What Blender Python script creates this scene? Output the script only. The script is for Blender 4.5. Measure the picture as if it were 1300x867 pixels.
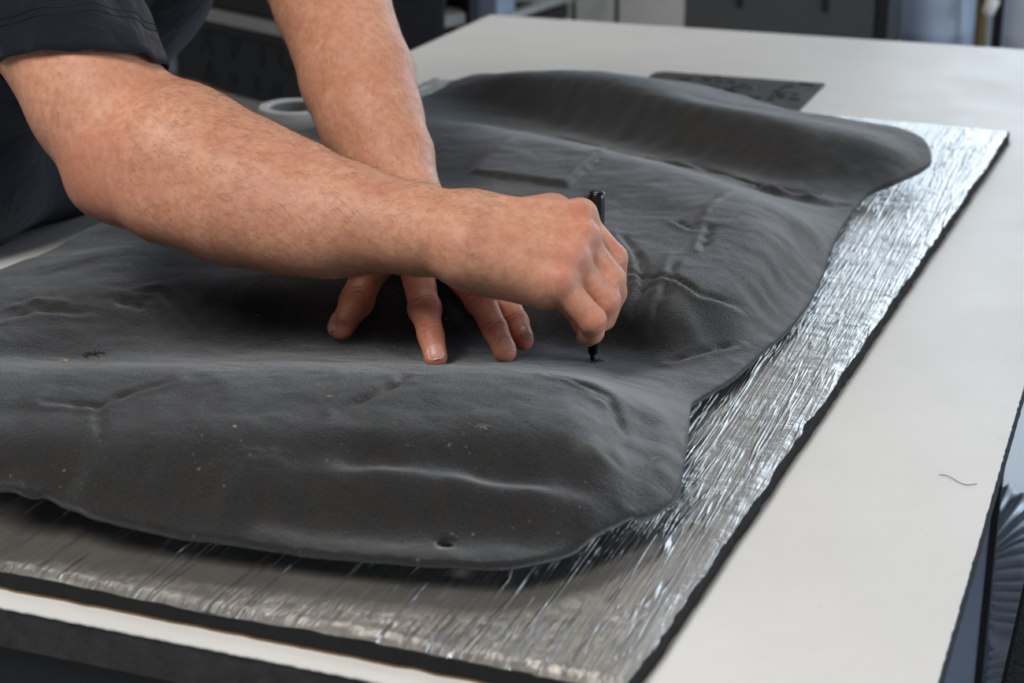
import bpy, bmesh, math, random
import numpy as np
from mathutils import Vector, Matrix, noise
from mathutils.bvhtree import BVHTree

for o in list(bpy.data.objects):
    bpy.data.objects.remove(o, do_unlink=True)
scene = bpy.context.scene
C = scene.collection
R = math.radians
TT = 0.90            # height of the table top above the floor

# ------------------------------------------------------------------ camera, world, light
cam = bpy.data.cameras.new('camera')
cam.sensor_width = 36.0
cam.lens = 2300 / 1300 * 36.0
cam.clip_start = 0.05
cam.dof.use_dof = True
cam.dof.focus_distance = 1.25
cam.dof.aperture_fstop = 9.0
camo = bpy.data.objects.new('camera', cam)
camo.location = (0, 0, 1.38)
camo.rotation_euler = (R(90 - 20.1), 0, R(20.4))
C.objects.link(camo)
scene.camera = camo

world = bpy.data.worlds.new('world')
scene.world = world
world.use_nodes = True
bg = world.node_tree.nodes['Background']
bg.inputs[0].default_value = (0.72, 0.85, 1.0, 1)
bg.inputs[1].default_value = 0.35

def area(name, loc, rot, sx, sy, power, col=(1, 1, 1)):
    l = bpy.data.lights.new(name, 'AREA')
    l.shape = 'RECTANGLE'
    l.size, l.size_y = sx, sy
    l.energy = power
    l.color = col
    o = bpy.data.objects.new(name, l)
    o.location = loc
    o.rotation_euler = rot
    C.objects.link(o)
    return o

# ceiling lamps of the workshop and the daylight of the open gate at the back right
area('ceiling_lamp_light', (-0.8, -0.5, 2.955), (0, 0, 0), 0.7, 1.4, 66, (1.0, 0.965, 0.92))
area('ceiling_lamp_light', (-1.0, 2.6, 2.955), (0, 0, 0), 0.7, 1.4, 8, (1.0, 0.965, 0.92))
area('gate_daylight', (1.0, 6.45, 1.75), (R(-90), 0, 0), 3.8, 2.4, 105, (0.72, 0.86, 1.0))
area('window_daylight', (4.9, 2.2, 1.7), (0, R(90), 0), 1.6, 3.0, 165, (0.72, 0.86, 1.0))

scene.view_settings.view_transform = 'Standard'
scene.view_settings.look = 'None'
scene.view_settings.gamma = 1.0
scene.view_settings.use_curve_mapping = False
scene.view_settings.exposure = -0.24

# ------------------------------------------------------------------ materials
def srgb(r, g, b):
    f = lambda c: ((c / 255 + 0.055) / 1.055) ** 2.4 if c > 10 else c / 255 / 12.92
    return (f(r), f(g), f(b), 1)

class NT:
    def __init__(self, name):
        self.m = bpy.data.materials.new(name)
        self.m.use_nodes = True
        self.t = self.m.node_tree
        self.b = self.t.nodes['Principled BSDF']
        self.tc = None
    def n(self, typ, **kw):
        nd = self.t.nodes.new(typ)
        for k, v in kw.items():
            if k in nd.inputs.keys():
                nd.inputs[k].default_value = v
            else:
                setattr(nd, k, v)
        return nd
    def l(self, a, b):
        self.t.links.new(a, b)
    def coord(self, scale=(1, 1, 1), rot=(0, 0, 0)):
        if not self.tc:
            self.tc = self.n('ShaderNodeTexCoord')
        mp = self.n('ShaderNodeMapping')
        mp.inputs['Scale'].default_value = scale
        mp.inputs['Rotation'].default_value = rot
        self.l(self.tc.outputs['Object'], mp.inputs['Vector'])
        return mp.outputs['Vector']
    def noise(self, scale, detail=4, rough=0.6, sc=(1, 1, 1), rot=(0, 0, 0), dist=0):
        nd = self.n('ShaderNodeTexNoise', Scale=scale, Detail=detail, Roughness=rough, Distortion=dist)
        self.l(self.coord(sc, rot), nd.inputs['Vector'])
        return nd.outputs['Fac']
    def ramp(self, fac, stops):
        r = self.n('ShaderNodeValToRGB')
        e = r.color_ramp.elements
        while len(e) < len(stops):
            e.new(0.5)
        for q, (p, c) in zip(e, stops):
            q.position = p
            q.color = c if len(c) == 4 else (*c, 1)
        self.l(fac, r.inputs['Fac'])
        return r.outputs['Color']
    def mix(self, fac, a, b, blend='MIX'):
        m = self.n('ShaderNodeMix', data_type='RGBA', blend_type=blend)
        for s, v in ((0, fac), (6, a), (7, b)):
            if isinstance(v, (int, float)):
                m.inputs[s].default_value = v
            elif isinstance(v, tuple):
                m.inputs[s].default_value = v
            else:
                self.l(v, m.inputs[s])
        return m.outputs[2]
    def math(self, op, a, b=None):
        m = self.n('ShaderNodeMath', operation=op)
        for s, v in ((0, a), (1, b)):
            if v is None:
                continue
            if isinstance(v, (int, float)):
                m.inputs[s].default_value = v
            else:
                self.l(v, m.inputs[s])
        return m.outputs[0]
    def attr(self, name):
        a = self.n('ShaderNodeAttribute', attribute_name=name)
        return a.outputs['Fac']
    def bump(self, h, strength, dist, prev=None):
        b = self.n('ShaderNodeBump', Strength=strength, Distance=dist)
        self.l(h, b.inputs['Height'])
        if prev:
            self.l(prev, b.inputs['Normal'])
        return b.outputs['Normal']
    def set(self, **kw):
        names = dict(color='Base Color', rough='Roughness', metal='Metallic', normal='Normal', spec='Specular IOR Level',
                     sheen='Sheen Weight', sheen_rough='Sheen Roughness', sss='Subsurface Weight', sss_scale='Subsurface Scale',
                     coat='Coat Weight', coat_rough='Coat Roughness', sheen_tint='Sheen Tint', trans='Transmission Weight')
        for k, v in kw.items():
            i = self.b.inputs[names[k]]
            if hasattr(v, 'is_output'):
                self.l(v, i)
            else:
                i.default_value = v
        return self.m

def plain(name, col, rough=0.5, metal=0.0, bump=0, bscale=200, var=0.12, vscale=8):
    """flat colour with a little wear in colour and relief"""
    t = NT(name)
    c2 = tuple(c * (1 - var) for c in col[:3]) + (1,)
    c3 = tuple(min(1, c * (1 + var)) for c in col[:3]) + (1,)
    t.set(color=t.ramp(t.noise(vscale, 5), [(0.3, c2), (0.7, c3)]), rough=rough, metal=metal)
    if bump:
        t.set(normal=t.bump(t.noise(bscale, 3), bump, 0.001))
    return t.m

def mat_carpet():
    t = NT('carpet_felt')
    big = t.noise(9, 5, 0.6)
    mid = t.noise(60, 5, 0.65)
    fine = t.noise(800, 3, 0.7)
    c = t.ramp(big, [(0.3, srgb(25, 25, 24)), (0.7, srgb(37, 36, 35))])
    c = t.mix(t.ramp(mid, [(0.45, (0, 0, 0)), (0.75, (0.55, 0.55, 0.55))]), c, srgb(47, 44, 41))
    c = t.mix(t.ramp(fine, [(0.40, (0.0, 0.0, 0.0)), (0.7, (0.45, 0.45, 0.45))]), c, srgb(66, 65, 63))
    blotch = t.attr('blotch')
    c = t.mix(blotch, c, srgb(17, 17, 18))
    c = t.mix(t.attr('dust'), c, srgb(150, 146, 140))
    lint = t.ramp(t.noise(420, 1, 0.3), [(0.735, (0, 0, 0)), (0.77, (1, 1, 1))])
    lint = t.math('MULTIPLY', lint, t.ramp(t.noise(25, 2), [(0.5, (0, 0, 0)), (0.65, (0.6, 0.6, 0.6))]))
    c = t.mix(lint, c, srgb(150, 150, 150))
    n1 = t.bump(t.noise(38, 4, 0.6, dist=0.6), 0.20, 0.006)
    n2 = t.bump(fine, 0.75, 0.0014, n1)
    return t.set(color=c, rough=0.86, spec=0.25, sheen=0.60, sheen_rough=0.40, sheen_tint=(0.9, 0.95, 1, 1), normal=n2)

def mat_foil():
    t = NT('aluminium_foil')
    lines = t.noise(1, 3, 0.6, sc=(520, 14, 60))
    weave = t.noise(1, 2, 0.5, sc=(70, 420, 60))
    wrink = t.noise(1, 4, 0.65, sc=(110, 6, 20), dist=0.15)
    crump = t.noise(30, 4, 0.6, dist=0.8)
    sharp = t.ramp(wrink, [(0.42, (0, 0, 0)), (0.5, (1, 1, 1)), (0.58, (0, 0, 0))])
    n = t.bump(crump, 0.14, 0.010)
    n = t.bump(t.math('MULTIPLY', sharp, t.ramp(t.noise(14, 3), [(0.42, (0, 0, 0)), (0.56, (1, 1, 1))])), 0.5, 0.0022, n)
    fold = t.ramp(t.noise(1, 2, 0.4, sc=(150, 5, 20), dist=0.1), [(0.60, (0, 0, 0)), (0.635, (1, 1, 1)), (0.67, (0, 0, 0))])
    n = t.bump(fold, 0.9, 0.0035, n)
    n = t.bump(lines, 0.8, 0.0015, n)
    n = t.bump(weave, 0.15, 0.0010, n)
    col = t.ramp(t.noise(7, 5), [(0.3, srgb(186, 180, 172)), (0.7, srgb(208, 203, 196))])
    rg = t.ramp(t.noise(18, 4), [(0.3, (0.30,) * 3), (0.7, (0.42,) * 3)])
    t.b.inputs['Coat IOR'].default_value = 2.2
    t.l(n, t.b.inputs['Coat Normal'])
    return t.set(color=col, metal=0.80, rough=rg, normal=n, coat=0.9, coat_rough=0.09)

def mat_table():
    t = NT('white_laminate')
    c = t.ramp(t.noise(5, 6, 0.7), [(0.3, srgb(222, 221, 218)), (0.7, srgb(232, 231, 228))])
    speck = t.ramp(t.noise(170, 2, 0.4), [(0.74, (0, 0, 0)), (0.80, (0.35, 0.35, 0.35))])
    c = t.mix(speck, c, srgb(150, 145, 138))
    n = t.bump(t.noise(500, 2), 0.05, 0.0005)
    rg = t.ramp(t.noise(12, 4), [(0.3, (0.36,) * 3), (0.7, (0.46,) * 3)])
    return t.set(color=c, rough=rg, spec=0.48, normal=n)

def mat_skin():
    t = NT('skin')
    big = t.noise(26, 4, 0.6)
    mid = t.noise(160, 4, 0.65)
    fine = t.noise(900, 3, 0.6)
    c = t.ramp(big, [(0.3, srgb(206, 144, 114)), (0.7, srgb(225, 169, 137))])
    c = t.mix(t.ramp(mid, [(0.38, (0, 0, 0)), (0.68, (0.6, 0.6, 0.6))]), c, srgb(190, 120, 96))
    frk = t.ramp(t.noise(330, 2, 0.4), [(0.66, (0, 0, 0)), (0.76, (0.5, 0.5, 0.5))])
    c = t.mix(frk, c, srgb(165, 108, 84))
    c = t.mix(t.math('MULTIPLY', t.attr('flush'), 0.8), c, srgb(206, 108, 92))
    c = t.mix(t.math('MULTIPLY', t.attr('crease'), 0.65), c, srgb(128, 62, 50))
    n = t.bump(mid, 0.18, 0.0015)
    n = t.bump(fine, 0.30, 0.0007, n)
    t.b.inputs['Subsurface Radius'].default_value = (1.0, 0.35, 0.2)
    return t.set(color=c, rough=0.50, spec=0.42, sss=0.12, sss_scale=0.004, normal=n)

def mat_shirt():
    t = NT('navy_cotton')
    c = t.ramp(t.noise(20, 4), [(0.3, srgb(14, 19, 27)), (0.7, srgb(21, 27, 36))])
    c = t.mix(t.ramp(t.noise(1, 2, sc=(1300, 1300, 700)), [(0.4, (0, 0, 0)), (0.7, (0.4, 0.4, 0.4))]), c, srgb(36, 44, 56))
    n = t.bump(t.noise(22, 3, 0.5, dist=1.0), 0.35, 0.012)
    n = t.bump(t.noise(1, 2, sc=(1500, 1500, 900)), 0.3, 0.0008, n)
    return t.set(color=c, rough=0.9, spec=0.2, sheen=0.12, normal=n)

M = dict(
    carpet=mat_carpet(), foil=mat_foil(), table=mat_table(), skin=mat_skin(), shirt=mat_shirt(),
    foam=plain('black_foam', srgb(20, 20, 21), 0.95, bump=0.8, bscale=600),
    core=plain('dark_board_core', srgb(46, 46, 46), 0.9, bump=0.9, bscale=260, var=0.35, vscale=90),
    glue=plain('tan_backing', srgb(112, 88, 56), 0.8),
    steel=plain('dark_steel', srgb(38, 39, 42), 0.5, 0.6),
    pen=plain('black_plastic', srgb(14, 14, 15), 0.28),
    felt=plain('black_felt', srgb(8, 8, 8), 0.9),
    nail=plain('fingernail', srgb(208, 156, 140), 0.38, var=0.05),
    hair=plain('brown_hair', srgb(122, 92, 68), 0.5),
    headhair=plain('short_brown_hair', srgb(70, 48, 32), 0.7),
    thread=plain('navy_thread', srgb(13, 17, 25), 0.8),
    denim=plain('black_work_cloth', srgb(24, 25, 28), 0.9, bump=0.4, bscale=900),
    shoe=plain('black_leather', srgb(22, 21, 20), 0.5),
    white=plain('white_plastic', srgb(232, 232, 230), 0.45, var=0.04),
    greyboard=plain('grey_painted_metal', srgb(142, 142, 138), 0.5, var=0.08),
    darkcase=plain('black_case_plastic', srgb(30, 30, 29), 0.55),
    emboss=plain('black_letter_plastic', srgb(13, 13, 13), 0.5),
    cabinet=plain('charcoal_cabinet', srgb(74, 75, 76), 0.55, var=0.06),
    black=plain('black_edge', srgb(16, 16, 18), 0.6),
    panel=plain('light_grey_cladding', srgb(206, 204, 198), 0.6, var=0.05),
    wall=plain('grey_wall_paint', srgb(168, 168, 166), 0.85, var=0.06),
    ceil=plain('ceiling_paint', srgb(92, 92, 92), 0.9, var=0.04),
    floor=plain('polished_concrete', srgb(170, 174, 180), 0.30, var=0.12, vscale=2),
    brass=plain('brass_tube', srgb(150, 128, 82), 0.4, 0.6),
    duct=plain('aluminium_duct', srgb(212, 216, 224), 0.38, 0.15),
    silver=plain('brushed_silver', srgb(205, 210, 216), 0.25, 0.9),
    blue=plain('pale_blue_plastic', srgb(176, 192, 216), 0.35, var=0.1),
    pale=plain('pale_clear_plastic', srgb(200, 212, 230), 0.3),
    plate=None,
)

def mat_plate():
    t = NT('dark_textured_sheet')
    c = t.ramp(t.noise(16, 5, 0.7), [(0.3, srgb(40, 40, 40)), (0.7, srgb(66, 66, 66))])
    vor = t.n('ShaderNodeTexVoronoi', Scale=46.0)
    t.l(t.coord(), vor.inputs['Vector'])
    c = t.mix(t.ramp(vor.outputs['Distance'], [(0.18, (0.75,) * 3), (0.4, (0,) * 3)]), c, srgb(26, 26, 27))
    return t.set(color=c, rough=0.55, spec=0.4, normal=t.bump(vor.outputs['Distance'], 0.4, 0.003))
M['plate'] = mat_plate()

# ------------------------------------------------------------------ mesh helpers
def link_mesh(name, verts, faces, mat, parent=None, smooth=True):
    me = bpy.data.meshes.new(name)
    me.from_pydata([tuple(v) for v in verts], [], [tuple(f) for f in faces])
    me.materials.append(mat)
    if smooth:
        me.polygons.foreach_set('use_smooth', [True] * len(me.polygons))
    me.update()
    o = bpy.data.objects.new(name, me)
    C.objects.link(o)
    if parent:
        o.parent = parent
    return o

def quick_mesh(name, V, Q, mat, parent=None):
    """large quad mesh straight from arrays"""
    me = bpy.data.meshes.new(name)
    me.vertices.add(len(V))
    me.vertices.foreach_set('co', np.asarray(V, np.float32).ravel())
    Q = np.asarray(Q, np.int32)
    me.loops.add(Q.size)
    me.loops.foreach_set('vertex_index', Q.ravel())
    me.polygons.add(len(Q))
    me.polygons.foreach_set('loop_start', np.arange(0, Q.size, 4, dtype=np.int32))
    me.polygons.foreach_set('use_smooth', np.ones(len(Q), bool))
    me.update(calc_edges=True)
    me.validate()
    me.materials.append(mat)
    o = bpy.data.objects.new(name, me)
    C.objects.link(o)
    if parent:
        o.parent = parent
    return o

def float_attr(o, name, vals):
    a = o.data.attributes.new(name, 'FLOAT', 'POINT')
    a.data.foreach_set('value', np.asarray(vals, np.float32))

def empty(name, loc):
    o = bpy.data.objects.new(name, None)
    o.location = loc
    o.empty_display_size = 0.05
    C.objects.link(o)
    return o

def tag(o, label, cat, group=None):
    o['label'] = label
    o['category'] = cat
    if group:
        o['group'] = group
    return o

def struct(o):
    o['kind'] = 'structure'
    return o

def box(name, lo, hi, mat, parent=None, bevel=0.0, rot=None):
    """bevelled box between two corners given in world space"""
    bm = bmesh.new()
    bmesh.ops.create_cube(bm, size=1)
    lo, hi = Vector(lo), Vector(hi)
    c, d = (lo + hi) / 2, hi - lo
    for v in bm.verts:
        v.co = Vector((v.co.x * d.x, v.co.y * d.y, v.co.z * d.z))
    if bevel:
        bmesh.ops.bevel(bm, geom=bm.edges[:], offset=bevel, segments=2, affect='EDGES', profile=0.6)
    if rot is not None:
        bmesh.ops.rotate(bm, verts=bm.verts, cent=(0, 0, 0), matrix=rot)
    off = c - (parent.location if parent else Vector((0, 0, 0)))
    if parent:
        bmesh.ops.translate(bm, verts=bm.verts, vec=off)
    me = bpy.data.meshes.new(name)
    bm.to_mesh(me)
    bm.free()
    me.materials.append(mat)
    o = bpy.data.objects.new(name, me)
    C.objects.link(o)
    if parent:
        o.parent = parent
    else:
        o.location = c
    return o

def frame_for(d):
    d = Vector(d).normalized()
    a = Vector((0, 0, 1)) if abs(d.z) < 0.9 else Vector((1, 0, 0))
    u = d.cross(a).normalized()
    return u, d.cross(u).normalized(), d

def tube(name, pts, radii, mat, parent=None, seg=16, cap=True):
    """swept tube through world points with a radius per point"""
    off = parent.location if parent else Vector((0, 0, 0))
    P = [Vector(p) - off for p in pts]
    if not hasattr(radii, '__len__'):
        radii = [radii] * len(P)
    V, Fc = [], []
    u = None
    for i, p in enumerate(P):
        d = (P[min(i + 1, len(P) - 1)] - P[max(i - 1, 0)]).normalized()
        if u is None:
            u, w, _ = frame_for(d)
        else:
            u = (u - d * u.dot(d)).normalized()
            w = d.cross(u).normalized()
        for k in range(seg):
            a = 2 * math.pi * k / seg
            V.append(p + (u * math.cos(a) + w * math.sin(a)) * radii[i])
    for i in range(len(P) - 1):
        for k in range(seg):
            k2 = (k + 1) % seg
            Fc.append((i * seg + k, i * seg + k2, (i + 1) * seg + k2, (i + 1) * seg + k))
    if cap:
        Fc.append(tuple(range(seg))[::-1])
        Fc.append(tuple(range((len(P) - 1) * seg, len(P) * seg)))
    return link_mesh(name, V, Fc, mat, parent)

def catmull(pts, n=10):
    P = [Vector(p) for p in pts]
    P = [P[0] * 2 - P[1]] + P + [P[-1] * 2 - P[-2]]
    out = []
    for i in range(1, len(P) - 2):
        for k in range(n):
            t = k / n
            a, b, c, d = P[i - 1], P[i], P[i + 1], P[i + 2]
            out.append(0.5 * ((2 * b) + (c - a) * t + (2 * a - 5 * b + 4 * c - d) * t * t + (3 * b - a - 3 * c + d) * t ** 3))
    out.append(P[-2])
    return out

# ------------------------------------------------------------------ implicit surfaces (body and clothes)
class Field:
    """smooth union / cut of tapered capsules, meshed with surface nets"""
    def __init__(self):
        self.p = []
    def cone(self, a, b, ra, rb, k=0.006, op='u', flat=None):
        self.p.append((op, np.array(a, float), np.array(b, float), ra, rb, k, flat))
        return self
    def ball(self, a, r, k=0.006, op='u', flat=None):
        return self.cone(a, a, r, r, k, op, flat)
    def chain(self, pts, k=0.006):
        for (a, ra), (b, rb) in zip(pts[:-1], pts[1:]):
            self.cone(a, b, ra, rb, k)
        return self
    def plane(self, a, n, k=0.001):          # cuts away the side n points to
        self.p.append(('p', np.array(a, float), np.array(n, float) / np.linalg.norm(n), 0, 0, k, None))
        return self
    def eval(self, P, cen=None, rad=0):
        d = np.full(len(P), 9.0, np.float32)
        for op, a, b, ra, rb, k, flat in self.p:
            if op == 'p':
                q = (P - a) @ b
                d = np.maximum(d, q)
                continue
            if cen is not None and op == 'u':      # skip what is out of reach of this block
                ab = b - a
                L = ab @ ab
                t = 0 if L < 1e-12 else np.clip((cen - a) @ ab / L, 0, 1)
                s = 1.0 if flat is None else max(1, 1 / flat[1])
                if np.linalg.norm(cen - a - ab * t) > max(ra, rb) * s + rad + k + 0.01:
                    continue
            pa = P - a
            ab = b - a
            if flat is not None:
                n = np.asarray(flat[0], float)
                n = n / np.linalg.norm(n)
                pa = pa + np.outer(pa @ n, n) * (flat[1] - 1)
                ab = ab + n * (ab @ n) * (flat[1] - 1)
            L = ab @ ab
            if L < 1e-12:
                q = np.sqrt((pa * pa).sum(1)) - ra
            else:
                t = np.clip(pa @ ab / L, 0, 1)
                v = pa - t[:, None] * ab
                q = np.sqrt((v * v).sum(1)) - (ra + (rb - ra) * t)
            if op == 'u':
                h = np.clip(k - np.abs(d - q), 0, None)
                d = np.minimum(d, q) - h * h / (4 * k)
            else:
                h = np.clip(k - np.abs(d + q), 0, None)
                d = np.maximum(d, -q) + h * h / (4 * k)
        return d
    def mesh(self, lo, hi, h, warp=None):
        lo = np.array(lo, float)
        B = 10
        nb = np.ceil((np.array(hi) - lo) / h / B).astype(int)
        n = nb * B + 1
        G = np.full(n, 1.0, np.float32)
        ax = np.arange(B + 1) * h
        loc = np.stack(np.meshgrid(ax, ax, ax, indexing='ij'), -1).reshape(-1, 3)
        rad = B * h * 0.87
        cs = np.stack(np.meshgrid(*[np.arange(k) for k in nb], indexing='ij'), -1).reshape(-1, 3)
        cc = lo + (cs + 0.5) * B * h
        dc = self.eval(cc)
        for c, ce, d0 in zip(cs, cc, dc):
            s = tuple(slice(i * B, i * B + B + 1) for i in c)
            if abs(d0) > rad * 1.7 + 0.012:
                if d0 < 0:
                    G[s] = -1
                continue
            P = loc + (lo + c * B * h)
            v = self.eval(P, ce, rad)
            if warp is not None:
                v = v + warp(P)
            G[s] = v.reshape(B + 1, B + 1, B + 1)
        return surface_nets(G, lo, h)

def surface_nets(G, lo, h):
    S = G < 0
    cnt = np.zeros(tuple(k - 1 for k in G.shape), np.int8)
    for dx in (0, 1):
        for dy in (0, 1):
            for dz in (0, 1):
                cnt += S[dx:dx + cnt.shape[0], dy:dy + cnt.shape[1], dz:dz + cnt.shape[2]]
    I = np.argwhere((cnt > 0) & (cnt < 8))
    idx = np.full(cnt.shape, -1, np.int32)
    idx[I[:, 0], I[:, 1], I[:, 2]] = np.arange(len(I))
    acc = np.zeros((len(I), 3))
    num = np.zeros(len(I))
    cor = [(x, y, z) for x in (0, 1) for y in (0, 1) for z in (0, 1)]
    for a in range(8):
        for b in range(a + 1, 8):
            ca, cb = np.array(cor[a]), np.array(cor[b])
            if np.abs(ca - cb).sum() != 1:
                continue
            ga = G[tuple((I + ca).T)]
            gb = G[tuple((I + cb).T)]
            m = (ga < 0) != (gb < 0)
            t = np.where(m, ga / np.where(m, ga - gb, 1), 0)
            acc += np.where(m[:, None], ca + t[:, None] * (cb - ca), 0)
            num += m
    V = lo + (I + acc / num[:, None]) * h
    Q = []
    for ax in range(3):
        u, w = (ax + 1) % 3, (ax + 2) % 3
        sl0 = [slice(None)] * 3
        sl1 = [slice(None)] * 3
        sl0[ax] = slice(0, -1)
        sl1[ax] = slice(1, None)
        ch = S[tuple(sl0)] != S[tuple(sl1)]
        E = np.argwhere(ch)
        E = E[(E[:, u] > 0) & (E[:, w] > 0) & (E[:, u] < G.shape[u] - 1) & (E[:, w] < G.shape[w] - 1)]
        ins = S[tuple(E.T)]
        eu = np.zeros(3, int)
        eu[u] = 1
        ew = np.zeros(3, int)
        ew[w] = 1
        q = np.stack([idx[tuple((E - eu - ew).T)], idx[tuple((E - ew).T)], idx[tuple(E.T)], idx[tuple((E - eu).T)]], 1)
        q[~ins] = q[~ins][:, ::-1]
        Q.append(q)
    Q = np.concatenate(Q)
    Q = Q[(Q >= 0).all(1)]
    return V, Q

def relax(V, Q, it=2, f=0.5):
    """a little Laplacian smoothing"""
    E = np.concatenate([Q[:, [0, 1]], Q[:, [1, 2]], Q[:, [2, 3]], Q[:, [3, 0]]])
    for _ in range(it):
        A = np.zeros_like(V)
        n = np.zeros(len(V))
        for k in range(3):
            A[:, k] = np.bincount(E[:, 0], V[E[:, 1], k], len(V)) + np.bincount(E[:, 1], V[E[:, 0], k], len(V))
        n = np.bincount(E[:, 0], minlength=len(V)) + np.bincount(E[:, 1], minlength=len(V))
        V = V + f * (A / np.maximum(n, 1)[:, None] - V)
    return V

# ------------------------------------------------------------------ the workshop: floor, walls, ceiling
struct(box('floor', (-4.2, -3.5, -0.1), (5.0, 15.0, 0.0), M['floor']))
struct(box('wall_left', (-4.3, -3.5, 0), (-4.2, 6.7, 3.0), M['wall']))
struct(box('wall_back', (-4.2, 6.6, 0), (-1.02, 6.75, 3.0), M['wall']))
struct(box('wall_right', (3.1, 6.6, 0), (5.0, 6.75, 3.0), M['wall']))
struct(box('ceiling', (-4.3, -3.5, 3.0), (5.0, 6.75, 3.1), M['ceil']))
struct(box('baseboard_back', (-4.2, 6.57, 0), (-1.02, 6.60, 0.09), M['black']))

def lbox(name, lo, hi, mat, parent, bevel=0.0):
    """box in the local space of a (possibly turned) parent"""
    bm = bmesh.new()
    bmesh.ops.create_cube(bm, size=1)
    lo, hi = Vector(lo), Vector(hi)
    c, d = (lo + hi) / 2, hi - lo
    for v in bm.verts:
        v.co = Vector((v.co.x * d.x, v.co.y * d.y, v.co.z * d.z)) + c
    if bevel:
        bmesh.ops.bevel(bm, geom=bm.edges[:], offset=bevel, segments=2, affect='EDGES', profile=0.6)
    me = bpy.data.meshes.new(name)
    bm.to_mesh(me)
    bm.free()
    me.materials.append(mat)
    o = bpy.data.objects.new(name, me)
    C.objects.link(o)
    o.parent = parent
    return o

# lamps on the ceiling (outside the picture, they light the room)
em = bpy.data.materials.new('lamp_diffuser')
em.use_nodes = True
em.node_tree.nodes['Principled BSDF'].inputs['Emission Color'].default_value = (1, 0.94, 0.86, 1)
em.node_tree.nodes['Principled BSDF'].inputs['Emission Strength'].default_value = 3.0
for i, (x, y) in enumerate(((-0.8, -0.5), (-1.0, 2.6))):
    e = empty('ceiling_lamp', (x, y, 3.0))
    tag(e, ['white ceiling lamp left of the camera', 'white ceiling lamp above the far end of the table'][i], 'lamp', 'ceiling lamps')
    lbox('lamp_housing', (-0.38, -0.73, -0.03), (0.38, 0.73, 0), M['white'], e, 0.006)
    lbox('diffuser', (-0.35, -0.7, -0.035), (0.35, 0.7, -0.03), em, e)
# frame added around the unseen daylight lamp on the right (outside the picture)
win = struct(empty('added_window', (4.95, 2.2, 0.85)))
for lo, hi in (((0, -1.6, 0), (.06, -1.5, 1.7)), ((0, 1.5, 0), (.06, 1.6, 1.7)), ((0, -1.5, 0), (.06, 1.5, .05)), ((0, -1.5, 1.65), (.06, 1.5, 1.7))):
    lbox('window_frame', lo, hi, M['white'], win, .004)
struct(box('wall_side', (5.0, -3.5, 0), (5.1, 6.75, 0.85), M['wall']))

# ------------------------------------------------------------------ work table
X0, X1, Y0, Y1 = -0.992, -0.078, 0.733, 2.572
table = tag(empty('work_table', ((X0 + X1) / 2, (Y0 + Y1) / 2, 0)), 'large white laminate work table with dark cut edges', 'table')
def slab(name, x0, x1, y0, y1, z0, z1, mat, jit, step, parent, seed):
    """flat board with a slightly ragged saw-cut rim"""
    rnd = random.Random(seed)
    rim = []
    n = int((x1 - x0) / step)
    m = int((y1 - y0) / step)
    for i in range(n):
        rim.append((x0 + (x1 - x0) * i / n, y0))
    for i in range(m):
        rim.append((x1, y0 + (y1 - y0) * i / m))
    for i in range(n):
        rim.append((x1 - (x1 - x0) * i / n, y1))
    for i in range(m):
        rim.append((x0, y1 - (y1 - y0) * i / m))
    off = parent.location
    rim = [(x + rnd.uniform(-jit, jit) * (rnd.random() < 0.8) - off.x, y + rnd.uniform(-jit, jit) - off.y) for x, y in rim]
    k = len(rim)
    V = [(x, y, z1) for x, y in rim] + [(x, y, z0) for x, y in rim]
    Fc = [tuple(range(k)), tuple(range(2 * k - 1, k - 1, -1))]
    Fc += [(k + i, k + (i + 1) % k, (i + 1) % k, i) for i in range(k)]
    return link_mesh(name, V, Fc, mat, parent, smooth=False)
slab('laminate', X0, X1, Y0, Y1, TT - 0.0012, TT, M['table'], 0.00045, 0.003, table, 1)
slab('board_core', X0 + 0.001, X1 - 0.001, Y0 + 0.001, Y1 - 0.001, TT - 0.026, TT - 0.0012, M['core'], 0.0002, 0.006, table, 2)
def tbox(name, lo, hi, mat, bevel=0.0):
    l = table.location
    return lbox(name, tuple(a - b for a, b in zip(lo, l)), tuple(a - b for a, b in zip(hi, l)), mat, table, bevel)
for x in (X0 + 0.10, X1 - 0.16):
    for y in (Y0 + 0.10, Y1 - 0.16):
        tbox('leg', (x, y, 0), (x + 0.06, y + 0.06, TT - 0.086), M['steel'], 0.004)
for y in (Y0 + 0.012, Y1 - 0.072):
    tbox('shade_rail', (X0 + 0.03, y, TT - 0.126), (X1 - 0.10, y + 0.06, TT - 0.026), M['black'], 0.004)  # tall black rail, its colour standing in for shade under the table edge
for x in (X0 + 0.10, X1 - 0.16):
    tbox('side_rail', (x, Y0 + 0.16, TT - 0.086), (x + 0.06, Y1 - 0.16, TT - 0.026), M['steel'], 0.004)

# ------------------------------------------------------------------ foil-faced insulation mat
MC = [(-0.900, 0.752), (-0.2205, 0.750), (-0.167, 2.022), (-0.872, 2.062)]     # corners, counter-clockwise
MT = 0.0125
mat_root = tag(empty('insulation_mat', (-0.55, 1.38, TT)), 'silver foil insulation mat with black foam underside lying under the dark carpet', 'insulation mat')
def mat_grid(nx, ny, zf, edge):
    V = []
    for j in range(ny + 1):
        for i in range(nx + 1):
            s, t = i / nx, j / ny
            a = Vector(MC[0]).lerp(Vector(MC[1]), s)
            b = Vector(MC[3]).lerp(Vector(MC[2]), s)
            p = a.lerp(b, t)
            wob = edge * (noise.noise((p.x * 14, p.y * 14, 3.1)) + 0.5 * noise.noise((p.x * 60, p.y * 60, 1.7)))
            x, y = p.x, p.y
            if i in (0, nx): x += wob
            if j in (0, ny): y += wob
            V.append((x + 0.55, y - 1.38, zf(x, y, i, j)))
    return V
nx, ny = 120, 210
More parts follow.
